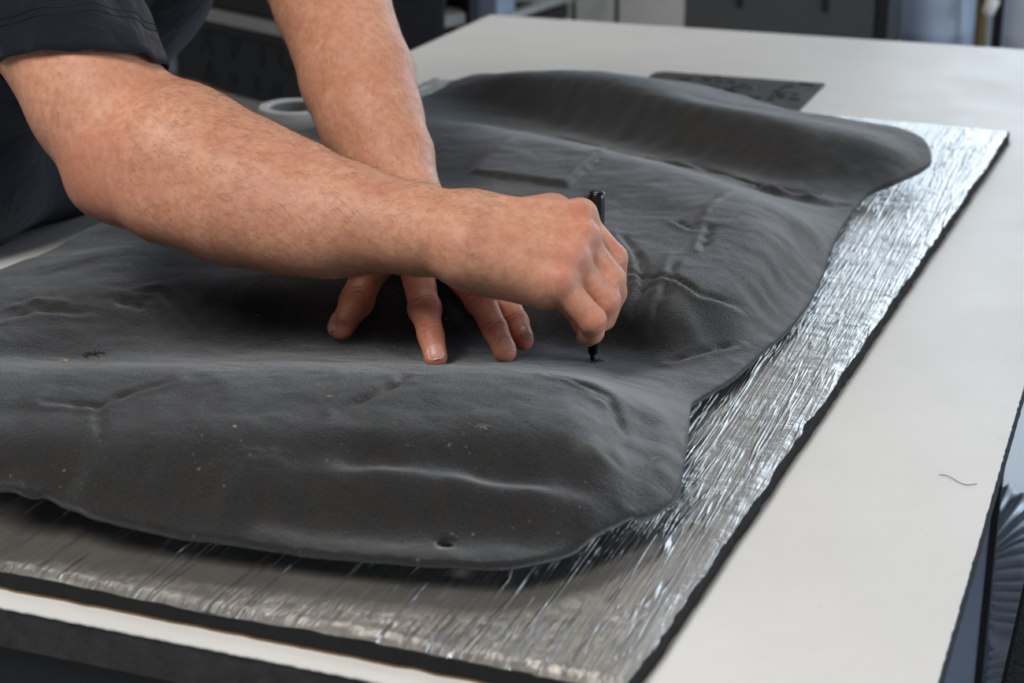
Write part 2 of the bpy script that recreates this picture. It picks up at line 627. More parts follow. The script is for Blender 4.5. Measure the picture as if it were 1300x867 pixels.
def ztop(x, y, i, j):
    z = MT + 0.0010 * noise.noise((x * 9, y * 5, 0)) + 0.0006 * noise.noise((x * 40, y * 12, 5))
    if i in (0, nx) or j in (0, ny):
        z -= 0.0022 + 0.0014 * noise.noise((x * 70, y * 70, 9))
    elif i in (1, nx - 1) or j in (1, ny - 1):
        z += 0.0004
    return z
Vt = mat_grid(nx, ny, ztop, 0.0022)
Ft = [(j * (nx + 1) + i, j * (nx + 1) + i + 1, (j + 1) * (nx + 1) + i + 1, (j + 1) * (nx + 1) + i) for j in range(ny) for i in range(nx)]
link_mesh('foil_facing', Vt, Ft, M['foil'], mat_root)
# foam body: closed block just under the foil
def foam_block(name, z0, z1, grow, mat):
    n = 150
    rim = []
    for k in range(4):
        a, b = Vector(MC[k]), Vector(MC[(k + 1) % 4])
        nn = Vector(((b - a).y, -(b - a).x)).normalized()
        for i in range(n):
            p = a.lerp(b, i / n)
            p = p + nn * (grow + 0.0012 * noise.noise((p.x * 90, p.y * 90, 4.4)))
            rim.append((p.x + 0.55, p.y - 1.38))
    k = len(rim)
    V = [(x, y, z1) for x, y in rim] + [(x, y, z0) for x, y in rim]
    Fc = [tuple(range(k)), tuple(range(2 * k - 1, k - 1, -1))] + [(k + i, k + (i + 1) % k, (i + 1) % k, i) for i in range(k)]
    return link_mesh(name, V, Fc, mat, mat_root, smooth=False)
foam_block('foam_layer', 0.0011, MT - 0.0022, 0.0005, M['foam'])
foam_block('paper_backing', 0.0, 0.0011, 0.0012, M['glue'])

# ------------------------------------------------------------------ moulded carpet lying on the mat
OUT = [(-0.925, 0.80, TT + 0.040), (-0.76, 0.782, TT + 0.038), (-0.6044, 0.7828, 0.9370), (-0.5765, 0.7886, 0.9380), (-0.5571, 0.7869, 0.9370), (-0.5356, 0.7852, 0.9340), (-0.4804, 0.7898, 0.9330), (-0.4116, 0.7978, 0.9330),
       (-0.3670, 0.8033, 0.9330), (-0.3250, 0.8130, 0.9330), (-0.3021, 0.8245, 0.9330), (-0.2830, 0.8478, 0.9320), (-0.2658, 0.8792, 0.9320), (-0.2496, 0.9103, 0.9320), (-0.2456, 0.9380, 0.9320),
       (-0.2496, 0.9664, 0.9330), (-0.2594, 1.0112, 0.9340), (-0.2680, 1.0490, 0.9340), (-0.2749, 1.0769, 0.9300), (-0.2767, 1.1002, 0.9260), (-0.2684, 1.1427, 0.9240), (-0.2605, 1.2036, 0.9240),
       (-0.2501, 1.2893, 0.9240), (-0.2504, 1.3806, 0.9240), (-0.2580, 1.4685, 0.9240), (-0.2641, 1.5542, 0.9240), (-0.2650, 1.6167, 0.9240), (-0.2602, 1.6630, 0.9260),
       (-0.2382, 1.6929, 0.9320), (-0.2208, 1.7334, 0.9360), (-0.2181, 1.7702, 0.9400), (-0.2375, 1.8209, 0.9450), (-0.2712, 1.8408, 0.9500), (-0.3308, 1.8550, 0.9520), (-0.3834, 1.8682, 0.9500),
       (-0.52, 1.985, TT + 0.045), (-0.66, 1.998, TT + 0.04), (-0.78, 1.99, TT + 0.038), (-0.7888, 1.8885, 0.9400), (-0.8072, 1.8402, 0.9340), (-0.8599, 1.6613, 0.9320),
       (-0.8685, 1.4708, 0.9320), (-0.8706, 1.3153, 0.9320), (-0.8682, 1.1551, 0.9320)]
ROWS = [  # contour lines of the moulding, near to far
    [(-0.925, 0.98, TT + 0.064), (-0.7225, 0.8716, 0.9690), (-0.6734, 0.8858, 0.9710), (-0.6146, 0.9021, 0.9730), (-0.5510, 0.9187, 0.9750), (-0.4602, 0.9441, 0.9770), (-0.3862, 0.9688, 0.9780), (-0.3452, 0.9840, 0.9770), (-0.3161, 0.9888, 0.9750), (-0.2973, 0.9938, 0.9690), (-0.2897, 1.0118, 0.9570), (-0.2804, 1.0435, 0.9420)],   # crest of the near lobe
    [(-0.925, 0.955, TT + 0.066), (-0.6754, 0.8099, 0.9680), (-0.6321, 0.8274, 0.9700), (-0.5787, 0.8460, 0.9720), (-0.5205, 0.8650, 0.9740), (-0.4354, 0.8915, 0.9760), (-0.3650, 0.9150, 0.9770), (-0.3224, 0.9335, 0.9760), (-0.2880, 0.9476, 0.9720)],
    [(-0.925, 0.92, TT + 0.064), (-0.6555, 0.7832, 0.9640), (-0.6133, 0.8001, 0.9660), (-0.5619, 0.8191, 0.9680), (-0.5045, 0.8367, 0.9710), (-0.4218, 0.8625, 0.9730), (-0.3542, 0.8876, 0.9730), (-0.3115, 0.9023, 0.9720), (-0.2798, 0.9142, 0.9690)],      # plateau
    [(-0.5995, 0.7793, 0.9580), (-0.5486, 0.7970, 0.9590), (-0.4945, 0.8181, 0.9620), (-0.4174, 0.8526, 0.9630), (-0.3491, 0.8746, 0.9610), (-0.3065, 0.8883, 0.9570), (-0.2737, 0.9029, 0.9550)],                                                # fall
    [(-0.4676, 0.8145, 0.9600), (-0.4110, 0.8389, 0.9605), (-0.3478, 0.8569, 0.9580), (-0.2879, 0.8708, 0.9510), (-0.2656, 0.8927, 0.9470)],                                                                              # shelf
    [(-0.6009, 0.7793, 0.9460), (-0.5550, 0.7886, 0.9430), (-0.4661, 0.8097, 0.9400), (-0.4007, 0.8255, 0.9380), (-0.3354, 0.8394, 0.9350), (-0.2883, 0.8630, 0.9380)],                                                                # flare
    [(-0.2929, 1.0073, 0.9540), (-0.2805, 0.9830, 0.9500), (-0.2699, 0.9474, 0.9480), (-0.2656, 0.9155, 0.9460)],                                                                                                # gutter at the right end
    [(-0.2703, 1.0069, 0.9500), (-0.2592, 0.9690, 0.9510), (-0.2526, 0.9356, 0.9480), (-0.2546, 0.9105, 0.9420)],                                                                                                # rounded right rim
    [(-0.7714, 0.9647, 0.9400), (-0.7475, 0.9849, 0.9360), (-0.7248, 1.0081, 0.9320), (-0.6967, 1.0243, 0.9300), (-0.6494, 1.0413, 0.9290), (-0.6038, 1.0617, 0.9290), (-0.5412, 1.0987, 0.9290), (-0.4957, 1.0934, 0.9290), (-0.4628, 1.0911, 0.9300), (-0.4217, 1.1181, 0.9300), (-0.3921, 1.1342, 0.9300), (-0.3620, 1.1353, 0.9300), (-0.3178, 1.1375, 0.9280), (-0.2998, 1.1340, 0.9270), (-0.2846, 1.1620, 0.9260)],  # valley of the fingers
    [(-0.7560, 0.9979, 0.9410), (-0.7240, 1.0372, 0.9370), (-0.6793, 1.0813, 0.9320), (-0.6158, 1.1079, 0.9310), (-0.5709, 1.1209, 0.9310), (-0.5255, 1.1324, 0.9310), (-0.4817, 1.1469, 0.9310), (-0.4315, 1.1601, 0.9310), (-0.3917, 1.1678, 0.9310), (-0.3464, 1.1752, 0.9300), (-0.3137, 1.1839, 0.9300), (-0.2930, 1.2050, 0.9290)],   # foot of the middle hump
    [(-0.7851, 1.0396, 0.9450), (-0.7625, 1.0664, 0.9470), (-0.7474, 1.0957, 0.9500), (-0.7326, 1.1271, 0.9520), (-0.7048, 1.1382, 0.9530), (-0.6638, 1.1259, 0.9540), (-0.6158, 1.1227, 0.9550), (-0.5794, 1.1402, 0.9550), (-0.5372, 1.1598, 0.9550), (-0.4934, 1.1761, 0.9550), (-0.4423, 1.1892, 0.9550), (-0.3876, 1.1907, 0.9500), (-0.3498, 1.1849, 0.9480), (-0.3168, 1.1929, 0.9470), (-0.3004, 1.2020, 0.9430)],   # brow of the hump
    [(-0.8095, 1.1354, 0.9420), (-0.7825, 1.1729, 0.9520), (-0.6992, 1.1768, 0.9580), (-0.6101, 1.2031, 0.9600), (-0.5174, 1.2341, 0.9610), (-0.4319, 1.2476, 0.9620), (-0.3643, 1.2318, 0.9600), (-0.3191, 1.2216, 0.9580), (-0.2946, 1.2310, 0.9500)],
    [(-0.8002, 1.2479, 0.9460), (-0.7421, 1.3189, 0.9560), (-0.5993, 1.3290, 0.9620), (-0.4614, 1.3322, 0.9650), (-0.3880, 1.3093, 0.9660), (-0.3317, 1.2896, 0.9650), (-0.2906, 1.2862, 0.9580)],
    [(-0.7997, 1.4243, 0.9500), (-0.7190, 1.4902, 0.9600), (-0.5742, 1.4441, 0.9660), (-0.4809, 1.4290, 0.9680), (-0.4010, 1.3968, 0.9690), (-0.3367, 1.3559, 0.9680), (-0.2890, 1.3307, 0.9640)],
    [(-0.7577, 1.6274, 0.9580), (-0.7002, 1.6344, 0.9660), (-0.6036, 1.6013, 0.9710), (-0.5102, 1.5605, 0.9730), (-0.4315, 1.5245, 0.9730), (-0.3527, 1.4704, 0.9710), (-0.3012, 1.4401, 0.9660), (-0.2791, 1.4487, 0.9550), (-0.2684, 1.4712, 0.9430)],        # back crest of the hump
    [(-0.2709, 1.4382, 0.9410), (-0.2688, 1.3790, 0.9390), (-0.2704, 1.3096, 0.9360), (-0.2765, 1.2451, 0.9310), (-0.2818, 1.1957, 0.9270)],                                                                            # foot of its right flank
    [(-0.2797, 1.3893, 0.9580), (-0.2768, 1.3257, 0.9540), (-0.2839, 1.2606, 0.9480), (-0.2929, 1.2188, 0.9420)],
    [(-0.7520, 1.7995, 0.9380), (-0.6965, 1.7993, 0.9320), (-0.6113, 1.7626, 0.9300), (-0.5121, 1.7209, 0.9290), (-0.4169, 1.6706, 0.9280), (-0.3584, 1.6306, 0.9280), (-0.3042, 1.6116, 0.9260), (-0.2747, 1.5870, 0.9250)],                            # far valley
    [(-0.7454, 1.8526, 0.9380), (-0.6948, 1.8433, 0.9350), (-0.6081, 1.8046, 0.9320), (-0.4956, 1.7494, 0.9320), (-0.3934, 1.7019, 0.9320), (-0.3337, 1.6791, 0.9320), (-0.2814, 1.6839, 0.9310)],                                              # foot of the far roll
    [(-0.7391, 1.8728, 0.9460), (-0.6160, 1.8275, 0.9480), (-0.5031, 1.7733, 0.9500), (-0.3997, 1.7246, 0.9500), (-0.3388, 1.6991, 0.9470), (-0.2782, 1.7034, 0.9420)],
    [(-0.7581, 1.8726, 0.9500), (-0.7073, 1.8766, 0.9610), (-0.6569, 1.8660, 0.9650), (-0.5396, 1.8082, 0.9690), (-0.4437, 1.7675, 0.9700), (-0.3542, 1.7296, 0.9670), (-0.2919, 1.7304, 0.9610), (-0.2540, 1.7351, 0.9530), (-0.2302, 1.7413, 0.9450)],       # crest of the far roll
    [(-0.4568, 1.8185, 0.9640), (-0.3684, 1.7965, 0.9600), (-0.3040, 1.7978, 0.9560), (-0.2548, 1.7890, 0.9500)],
]
CTL = []
for row in ROWS:
    cr = catmull(row, 12)
    last = None
    for v in cr:
        if last is None or (v - last).length > 0.022:
            CTL.append((v.x, v.y, v.z))
            last = v
SH = 0.0025
outx = catmull(OUT + [OUT[0]], 6)[:-1]
OP = np.array([[v.x, v.y] for v in outx])
ctl = np.array([list(p) for p in CTL] + [[v.x, v.y, v.z] for v in outx[::4]])
ctl[:, 2] -= TT
def tps_fit(P, z, lam):
    n = len(P)
    r = np.linalg.norm(P[:, None] - P[None], axis=2) + 1e-9
    K = r - lam * np.eye(n)
    Q = np.hstack([np.ones((n, 1)), P])
    A = np.block([[K, Q], [Q.T, np.zeros((3, 3))]])
    return np.linalg.solve(A, np.concatenate([z, np.zeros(3)]))
W = tps_fit(ctl[:, :2], ctl[:, 2], 0.0012)
def carpet_base(X, Y):
    P = np.stack([X.ravel(), Y.ravel()], 1)
    out = np.empty(len(P))
    for s in range(0, len(P), 20000):
        q = P[s:s + 20000]
        r2 = ((q[:, None] - ctl[None, :, :2]) ** 2).sum(2) + 1e-12
        out[s:s + 20000] = (np.sqrt(r2)) @ W[:-3] + W[-3] + q @ W[-2:]
    return out.reshape(X.shape)
def seg_dist(X, Y, pts):
    """distance to a polyline and the position 0..1 along it"""
    best = np.full(X.shape, 9.0)
    par = np.zeros(X.shape)
    sgn = np.zeros(X.shape)
    n = len(pts) - 1
    for i in range(n):
        (ax, ay), (bx, by) = pts[i][:2], pts[i + 1][:2]
        dx, dy = bx - ax, by - ay
        L = dx * dx + dy * dy + 1e-12
        t = np.clip(((X - ax) * dx + (Y - ay) * dy) / L, 0, 1)
        d = np.hypot(X - ax - t * dx, Y - ay - t * dy)
        m = d < best
        best = np.where(m, d, best)
        par = np.where(m, (i + t) / n, par)
        sgn = np.where(m, np.sign((X - ax) * dy - (Y - ay) * dx), sgn)
    return best, par, sgn
CREASE = [  # (depth, width, points): folds pressed into the felt
    (.0045, .0100, [(-0.4440, 0.8461, 0.9660), (-0.4140, 0.8561, 0.9660), (-0.3533, 0.8706, 0.9630), (-0.3037, 0.8801, 0.9580), (-0.2760, 0.8884, 0.9530)]),
    (-.0030, .0090, [(-0.4156, 0.8383, 0.9610), (-0.3470, 0.8549, 0.9580), (-0.2872, 0.8690, 0.9500)]),
    (.0030, .0100, [(-0.5935, 0.7861, 0.9600), (-0.5419, 0.8029, 0.9600), (-0.4835, 0.8256, 0.9630)]),
    (.0036, .0027, [(-0.3982, 1.3212, 0.9700), (-0.3697, 1.2734, 0.9700), (-0.3513, 1.2240, 0.9700), (-0.3488, 1.1915, 0.9700)]),
    (.0040, .0028, [(-0.3540, 1.2331, 0.9700), (-0.3381, 1.2452, 0.9700), (-0.3098, 1.2294, 0.9700), (-0.2847, 1.2479, 0.9660)]),
    (.0026, .0026, [(-0.4015, 1.2903, 0.9700), (-0.3750, 1.2459, 0.9700), (-0.3485, 1.2392, 0.9700)]),
    (.0034, .0028, [(-0.3138, 1.1600, 0.9600), (-0.2931, 1.1900, 0.9580), (-0.2778, 1.2105, 0.9520)]),
    (.0028, .0026, [(-0.3378, 1.3649, 0.9700), (-0.3288, 1.3062, 0.9700)]), (.0024, .0026, [(-0.3668, 1.3661, 0.9700), (-0.3479, 1.3492, 0.9700)]),
    (-.0014, .0035, [(-0.3437, 1.4563, 0.9720), (-0.3482, 1.4127, 0.9700), (-0.3466, 1.3688, 0.9700)]),
    (.0026, .0026, [(-0.3426, 1.2835, 0.9700), (-0.3341, 1.2204, 0.9700), (-0.3326, 1.1848, 0.9680)]),
    (.0028, .0028, [(-0.4245, 0.9557, 0.9750), (-0.4224, 0.9366, 0.9740), (-0.4296, 0.9120, 0.9730), (-0.4388, 0.8876, 0.9720)]),
    (.0030, .0030, [(-0.3410, 0.9867, 0.9750), (-0.3202, 0.9858, 0.9740), (-0.3014, 0.9841, 0.9710), (-0.2868, 0.9597, 0.9710), (-0.2763, 0.9303, 0.9700)]),
    (.0012, .0026, [(-0.3310, 0.9876, 0.9750), (-0.3070, 0.9766, 0.9720), (-0.2959, 0.9764, 0.9700)]),
    (.0013, .0028, [(-0.2841, 0.9128, 0.9650), (-0.2719, 0.9162, 0.9640)]),
    (.0024, .0030, [(-0.6130, 0.8477, 0.9700), (-0.5807, 0.8531, 0.9700), (-0.5734, 0.8719, 0.9700), (-0.5568, 0.8948, 0.9720)]),
    (.0014, .0030, [(-0.5807, 0.8531, 0.9700), (-0.5628, 0.8275, 0.9700), (-0.5503, 0.8089, 0.9670)]),
    (-.0016, .0045, [(-0.7902, 1.0472, 0.9480), (-0.7747, 1.0698, 0.9500), (-0.7432, 1.0740, 0.9530)]),
    (.0016, .0035, [(-0.7794, 1.0319, 0.9470), (-0.7661, 1.0569, 0.9490), (-0.7349, 1.0661, 0.9510)]),
    (.0020, .0040, [(-0.7010, 1.1102, 0.9620), (-0.7027, 1.0960, 0.9600), (-0.7249, 1.0935, 0.9570)]),
    (.0014, .0030, [(-0.6499, 1.0910, 0.9640), (-0.6985, 1.1172, 0.9620), (-0.7134, 1.1081, 0.9600)]),
    (.0034, .0055, [(-0.4426, 1.6999, 0.9860), (-0.3838, 1.6533, 0.9830), (-0.3245, 1.6264, 0.9700), (-0.3019, 1.6265, 0.9600)]),
    (.0042, .0060, [(-0.5201, 1.6903, 0.9700), (-0.4333, 1.6676, 0.9680), (-0.3650, 1.6414, 0.9660), (-0.3076, 1.6388, 0.9520)]),
    (.0034, .0050, [(-0.4739, 1.6979, 0.9800), (-0.3922, 1.6569, 0.9800), (-0.3334, 1.6316, 0.9770)]),
    (-.0036, .0060, [(-0.3952, 1.6679, 0.9850), (-0.3390, 1.6231, 0.9770), (-0.2869, 1.6215, 0.9700)]),
    (.0034, .0060, [(-0.6084, 1.7533, 0.9700), (-0.5055, 1.6958, 0.9700), (-0.4195, 1.6743, 0.9700)]),
    (.0012, .0028, [(-0.6507, 1.4543, 0.9710), (-0.6327, 1.5128, 0.9720)]),
    (.0012, .0028, [(-0.4767, 1.5227, 0.9745), (-0.4816, 1.4631, 0.9720)]),
]
gx = np.arange(OP[:, 0].min() - SH, OP[:, 0].max() + 2 * SH, SH)
gy = np.arange(OP[:, 1].min() - SH, OP[:, 1].max() + 2 * SH, SH)
GX, GY = np.meshgrid(gx, gy, indexing='ij')
def inside(X, Y, poly):
    r = np.zeros(X.shape, bool)
    x0, y0 = poly[-1]
    for x1, y1 in poly:
        if y0 != y1:
            m = ((y1 > Y) != (y0 > Y)) & (X < (x0 - x1) * (Y - y1) / (y0 - y1) + x1)
            r ^= m
        x0, y0 = x1, y1
    return r
HOLES = [((-0.3459, 0.8261, 0.9350), 0.0056, 0.0048), ((-0.3584, 1.6306, 0.9280), 0.0050, 0.0060)]
cx, cy = (GX[:-1, :-1] + SH / 2), (GY[:-1, :-1] + SH / 2)
keep = inside(cx, cy, OP)
for (hx, hy, hz), ra, rb in HOLES:
    keep &= ((cx - hx) / ra) ** 2 + ((cy - hy) / rb) ** 2 > 1
used = np.zeros(GX.shape, int)
for a in (0, 1):
    for b in (0, 1):
        used[a:a + keep.shape[0], b:b + keep.shape[1]] += keep
vid = np.full(GX.shape, -1)
vid[used > 0] = np.arange((used > 0).sum())
VX, VY = GX[used > 0].copy(), GY[used > 0].copy()
rim = (used[used > 0] < 4)
def snap(ids, poly):
    px, py = VX[ids], VY[ids]
    best = np.full(len(ids), 9.0)
    nx_, ny_ = px.copy(), py.copy()
    for i in range(len(poly)):
        ax, ay = poly[i]
        bx, by = poly[(i + 1) % len(poly)]
        dx, dy = bx - ax, by - ay
        t = np.clip(((px - ax) * dx + (py - ay) * dy) / (dx * dx + dy * dy + 1e-15), 0, 1)
        qx, qy = ax + t * dx, ay + t * dy
        d = np.hypot(px - qx, py - qy)
        m = d < best
        best[m] = d[m]
        nx_[m] = qx[m]
        ny_[m] = qy[m]
    return nx_, ny_, best
ri = np.where(rim)[0]
sx, sy, db = snap(ri, OP)
ok = db < SH * 1.6
VX[ri[ok]], VY[ri[ok]] = sx[ok], sy[ok]
for (hx, hy, hz), ra, rb in HOLES:
    hp = np.array([[hx + ra * math.cos(t), hy + rb * math.sin(t)] for t in np.linspace(0, 2 * math.pi, 25)[:-1]])
    sx, sy, db = snap(ri, hp)
    ok = db < SH * 1.6
    VX[ri[ok]], VY[ri[ok]] = sx[ok], sy[ok]
BZ = carpet_base(GX, GY)
def blur(A, n):
    for _ in range(n):
        P_ = np.pad(A, 1, mode='edge')
        A = (P_[:-2, 1:-1] + 2 * P_[1:-1, 1:-1] + P_[2:, 1:-1]) / 4
        P_ = np.pad(A, 1, mode='edge')
        A = (P_[1:-1, :-2] + 2 * P_[1:-1, 1:-1] + P_[1:-1, 2:]) / 4
    return A
BZ = blur(BZ, 7)
def sample(x, y):
    fx = np.clip((x - gx[0]) / SH, 0, len(gx) - 1.001)
    fy = np.clip((y - gy[0]) / SH, 0, len(gy) - 1.001)
    i, j = fx.astype(int), fy.astype(int)
    a, b = fx - i, fy - j
    return (BZ[i, j] * (1 - a) * (1 - b) + BZ[i + 1, j] * a * (1 - b) + BZ[i, j + 1] * (1 - a) * b + BZ[i + 1, j + 1] * a * b)
VZ = sample(VX, VY)
for dpt, wid, pts in CREASE:
    d, t, s = seg_dist(VX, VY, pts)
    jag = 1 + 0.35 * np.sin(t * 19 + dpt * 9000)
    VZ -= dpt * jag * np.exp(-(d / wid) ** 2) * np.clip(4 * np.minimum(t + 0.05, 1.05 - t), 0, 1)
    VZ += 0.4 * dpt * np.exp(-((d - 2.2 * wid) / (1.3 * wid)) ** 2) * (s > 0)
# raised rectangular pad and the fainter panel around it
PAD = np.array([(-0.5791, 1.4529, 0.9720), (-0.4828, 1.4345, 0.9720), (-0.4797, 1.5321, 0.9720), (-0.5820, 1.5544, 0.9720)])[:, :2]
pin = inside(VX, VY, PAD)
pd = seg_dist(VX, VY, [tuple(p) for p in PAD] + [tuple(PAD[0])])[0]
VZ += 0.0045 * np.clip(0.5 + np.where(pin, pd, -pd) / 0.006, 0, 1)
def vnoise(sx, sy, amp, off=0.0):
    return np.array([noise.noise((x * sx, y * sy, off)) for x, y in zip(VX, VY)]) * amp
VZ += vnoise(9, 14, 0.0022, 1.0) + vnoise(24, 30, 0.0011, 4.0) + vnoise(70, 80, 0.0005, 8.0)
# nothing may dip into the mat
VZ = np.maximum(VZ, MT + 0.006)
cells = np.argwhere(keep)
Q = np.stack([vid[cells[:, 0], cells[:, 1]], vid[cells[:, 0] + 1, cells[:, 1]], vid[cells[:, 0] + 1, cells[:, 1] + 1], vid[cells[:, 0], cells[:, 1] + 1]], 1)
# rim: fold the cut edge down by the thickness of the felt
E = np.concatenate([Q[:, [0, 1]], Q[:, [1, 2]], Q[:, [2, 3]], Q[:, [3, 0]]])
key = np.minimum(E[:, 0], E[:, 1]).astype(np.int64) * 10 ** 7 + np.maximum(E[:, 0], E[:, 1])
u, inv, cn = np.unique(key, return_inverse=True, return_counts=True)
BE = E[cn[inv] == 1]
bv = np.unique(BE)
nb = len(VX)
low = {int(v): nb + i for i, v in enumerate(bv)}
V = np.concatenate([np.stack([VX, VY, VZ], 1), np.stack([VX[bv], VY[bv], VZ[bv] - 0.0042], 1)])
cen = V[:nb].mean(0)
SK = np.array([[a_, low[int(a_)], low[int(b_)], b_] for a_, b_ in BE])
# underside, a copy of the top lowered by the thickness (welded to the lowered rim)
mp = np.arange(nb) + len(V)
V2 = np.stack([VX, VY, VZ - 0.0042], 1)
mp[bv] = [low[int(v)] for v in bv]
VA = np.concatenate([V, V2])
QA = np.concatenate([Q, SK, mp[Q][:, ::-1]])
used_v = np.zeros(len(VA), bool)
used_v[QA.ravel()] = True
remap = np.cumsum(used_v) - 1
org = np.array([-0.55, 1.38, TT + MT])
VW = VA.copy()
VW[:, 2] += TT
VW = VW[used_v] - org
carpet = quick_mesh('moulded_carpet', VW, remap[QA], M['carpet'])
carpet.location = tuple(org)
tag(carpet, 'dark grey moulded felt car carpet with raised humps spread over the foil mat', 'carpet')
# dark blotches and pale dust, painted into the felt colour
blotch = np.zeros(len(VA))
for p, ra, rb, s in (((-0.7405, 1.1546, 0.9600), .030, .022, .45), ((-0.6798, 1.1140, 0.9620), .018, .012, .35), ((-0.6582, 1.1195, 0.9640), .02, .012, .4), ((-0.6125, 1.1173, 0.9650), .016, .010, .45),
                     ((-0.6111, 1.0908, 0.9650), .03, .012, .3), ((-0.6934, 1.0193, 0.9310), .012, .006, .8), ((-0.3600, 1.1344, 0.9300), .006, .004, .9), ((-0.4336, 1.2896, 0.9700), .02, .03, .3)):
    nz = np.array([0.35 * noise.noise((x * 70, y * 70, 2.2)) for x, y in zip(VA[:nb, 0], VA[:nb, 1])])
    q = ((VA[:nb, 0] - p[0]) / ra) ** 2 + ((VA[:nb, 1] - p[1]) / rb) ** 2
    blotch[:nb] = np.maximum(blotch[:nb], s * np.clip((1.15 - np.sqrt(q) + nz) * 2.5, 0, 1))
dust = np.zeros(len(VA))
for pts, wd, s in (([(-0.3667, 0.9930, 0.9740), (-0.3492, 0.9953, 0.9750)], .0022, .45), ([(-0.3446, 0.9970, 0.9750), (-0.3065, 0.9908, 0.9730)], .0016, .2), ([(-0.4482, 0.8036, 0.9380), (-0.3283, 0.8215, 0.9350)], .004, .12),
                   ([(-0.3563, 1.1357, 0.9300), (-0.3397, 1.1436, 0.9300)], .0012, .3), ([(-0.3431, 1.4485, 0.9720), (-0.3482, 1.4127, 0.9700)], .003, .22), ([(-0.2946, 0.9087, 0.9700), (-0.2748, 0.9210, 0.9680)], .006, .15)):
    d, t, _ = seg_dist(VA[:nb, 0], VA[:nb, 1], pts)
    dust[:nb] = np.maximum(dust[:nb], s * np.exp(-(d / wd) ** 2))
float_attr(carpet, 'blotch', blotch[used_v])
float_attr(carpet, 'dust', dust[used_v])
def carpet_z(x, y):
    d = (VX - x) ** 2 + (VY - y) ** 2
    return TT + VZ[int(d.argmin())]

# ------------------------------------------------------------------ the person
FW = np.array((-0.3274, 0.8802, -0.3437))
UPV = np.array((-0.1198, 0.3221, 0.9391))
RT = np.array((0.9373, 0.3486, 0.0))
rnd = random.Random(5)

# right arm and the hand that holds the marker
ra = Field()
ra.chain([((-0.8665, 1.1898, 1.2227), .062), ((-0.7804, 1.1268, 1.1538), .054), ((-0.7227, 1.0939, 1.0961), .0485), ((-0.6911, 1.0812, 1.0625), .0475)], 0.012)      # upper arm
ra.chain([((-0.6911, 1.0812, 1.0625), .046), ((-0.6534, 1.0780, 1.0621), .0520), ((-0.5980, 1.0726, 1.0448), .0482), ((-0.5594, 1.0726, 1.0373), .0430), ((-0.5251, 1.0729, 1.0345), .0385),
          ((-0.4629, 1.0706, 1.0332), .0290), ((-0.4293, 1.0676, 1.0315), .0262)], 0.010)                                                        # forearm
ra.cone((-0.7077, 1.0647, 1.0420), (-0.6900, 1.0602, 1.0426), .0165, .020, 0.020)                                                                  # point of the elbow
ra.cone((-0.6700, 1.1016, 1.0860), (-0.5601, 1.0851, 1.0553), .026, .022, 0.02)                                                                     # brachioradialis
ra.cone((-0.6496, 1.0450, 1.0380), (-0.5343, 1.0547, 1.0258), .022, .020, 0.02)                                                                    # extensors
ra.cone((-0.4415, 1.0535, 1.0359), (-0.4269, 1.0516, 1.0261), .013, .0120, 0.014)                                                                    # head of the ulna
# carpus and palm
rW1, rW2 = (-0.4294, 1.0792, 1.0321), (-0.4221, 1.0607, 1.0272)
RM = dict(i=(-0.3685, 1.1174, 1.0371), m=(-0.3606, 1.0989, 1.0288), r=(-0.3598, 1.0788, 1.0201), p=(-0.3625, 1.0617, 1.0109))
ra.cone((-0.4347, 1.0713, 1.0316), rW1, .0265, .0255, 0.010)
ra.cone(rW1, RM['i'], .0250, .0128, 0.012)
ra.cone(rW1, RM['m'], .0245, .0122, 0.012)
ra.cone(rW2, RM['r'], .0245, .0115, 0.012)
ra.cone(rW2, RM['p'], .0240, .0110, 0.012)
ra.cone((-0.4128, 1.0724, 1.0134), (-0.3742, 1.0687, 1.0052), .0205, .0165, 0.012)        # edge of the hand
ra.cone((-0.4185, 1.1100, 1.0279), (-0.3914, 1.1300, 1.0330), .0190, .0170, 0.014)        # muscle between thumb and index
ra.cone((-0.4109, 1.1049, 1.0078), (-0.3839, 1.1090, 1.0011), .0200, .0150, 0.014)        # heel and hollow of the palm
FK = 0.0032
def finger(f, mcp, pip, dip, tip, r, k0=0.0035):
    f.cone(mcp, pip, r[0], r[1], k0)
    f.cone(pip, dip, r[1], r[2], FK)
    f.cone(dip, tip, r[2], r[3], FK)
finger(ra, RM['i'], (-0.3441, 1.1210, 1.0115), (-0.3459, 1.1320, 0.9831), (-0.3525, 1.1328, 0.9625), (.0112, .0098, .0083, .0074))
finger(ra, RM['m'], (-0.3400, 1.1033, 1.0028), (-0.3481, 1.1183, 0.9735), (-0.3582, 1.1221, 0.9607), (.0110, .0098, .0083, .0074))
finger(ra, RM['r'], (-0.3387, 1.0894, 0.9924), (-0.3470, 1.1007, 0.9738), (-0.3618, 1.1121, 0.9647), (.0104, .0096, .0083, .0076))
finger(ra, RM['p'], (-0.3409, 1.0677, 0.9854), (-0.3465, 1.0839, 0.9710), (-0.3554, 1.1015, 0.9606), (.0100, .0090, .0080, .0074))
ra.chain([((-0.4252, 1.0943, 1.0233), .020), ((-0.4027, 1.1330, 1.0049), .0150), ((-0.3864, 1.1543, 0.9713), .0112), ((-0.3723, 1.1460, 0.9539), .0088)], 0.008)   # thumb
# knuckles
for q, rr in (((-0.3637, 1.1160, 1.0435), .0070), ((-0.3545, 1.0952, 1.0338), .0078), ((-0.3550, 1.0758, 1.0253), .0070), ((-0.3594, 1.0589, 1.0153), .0062)):
    ra.ball(q, rr, 0.010)
for a_, b_ in (((-0.4029, 1.0685, 1.0465), (-0.3560, 1.0880, 1.0373)), ((-0.3986, 1.0571, 1.0394), (-0.3558, 1.0685, 1.0278)), ((-0.4084, 1.0832, 1.0516), (-0.3655, 1.1097, 1.0466))):
    ra.cone(a_, b_, .0032, .0040, 0.010)                                                             # tendons

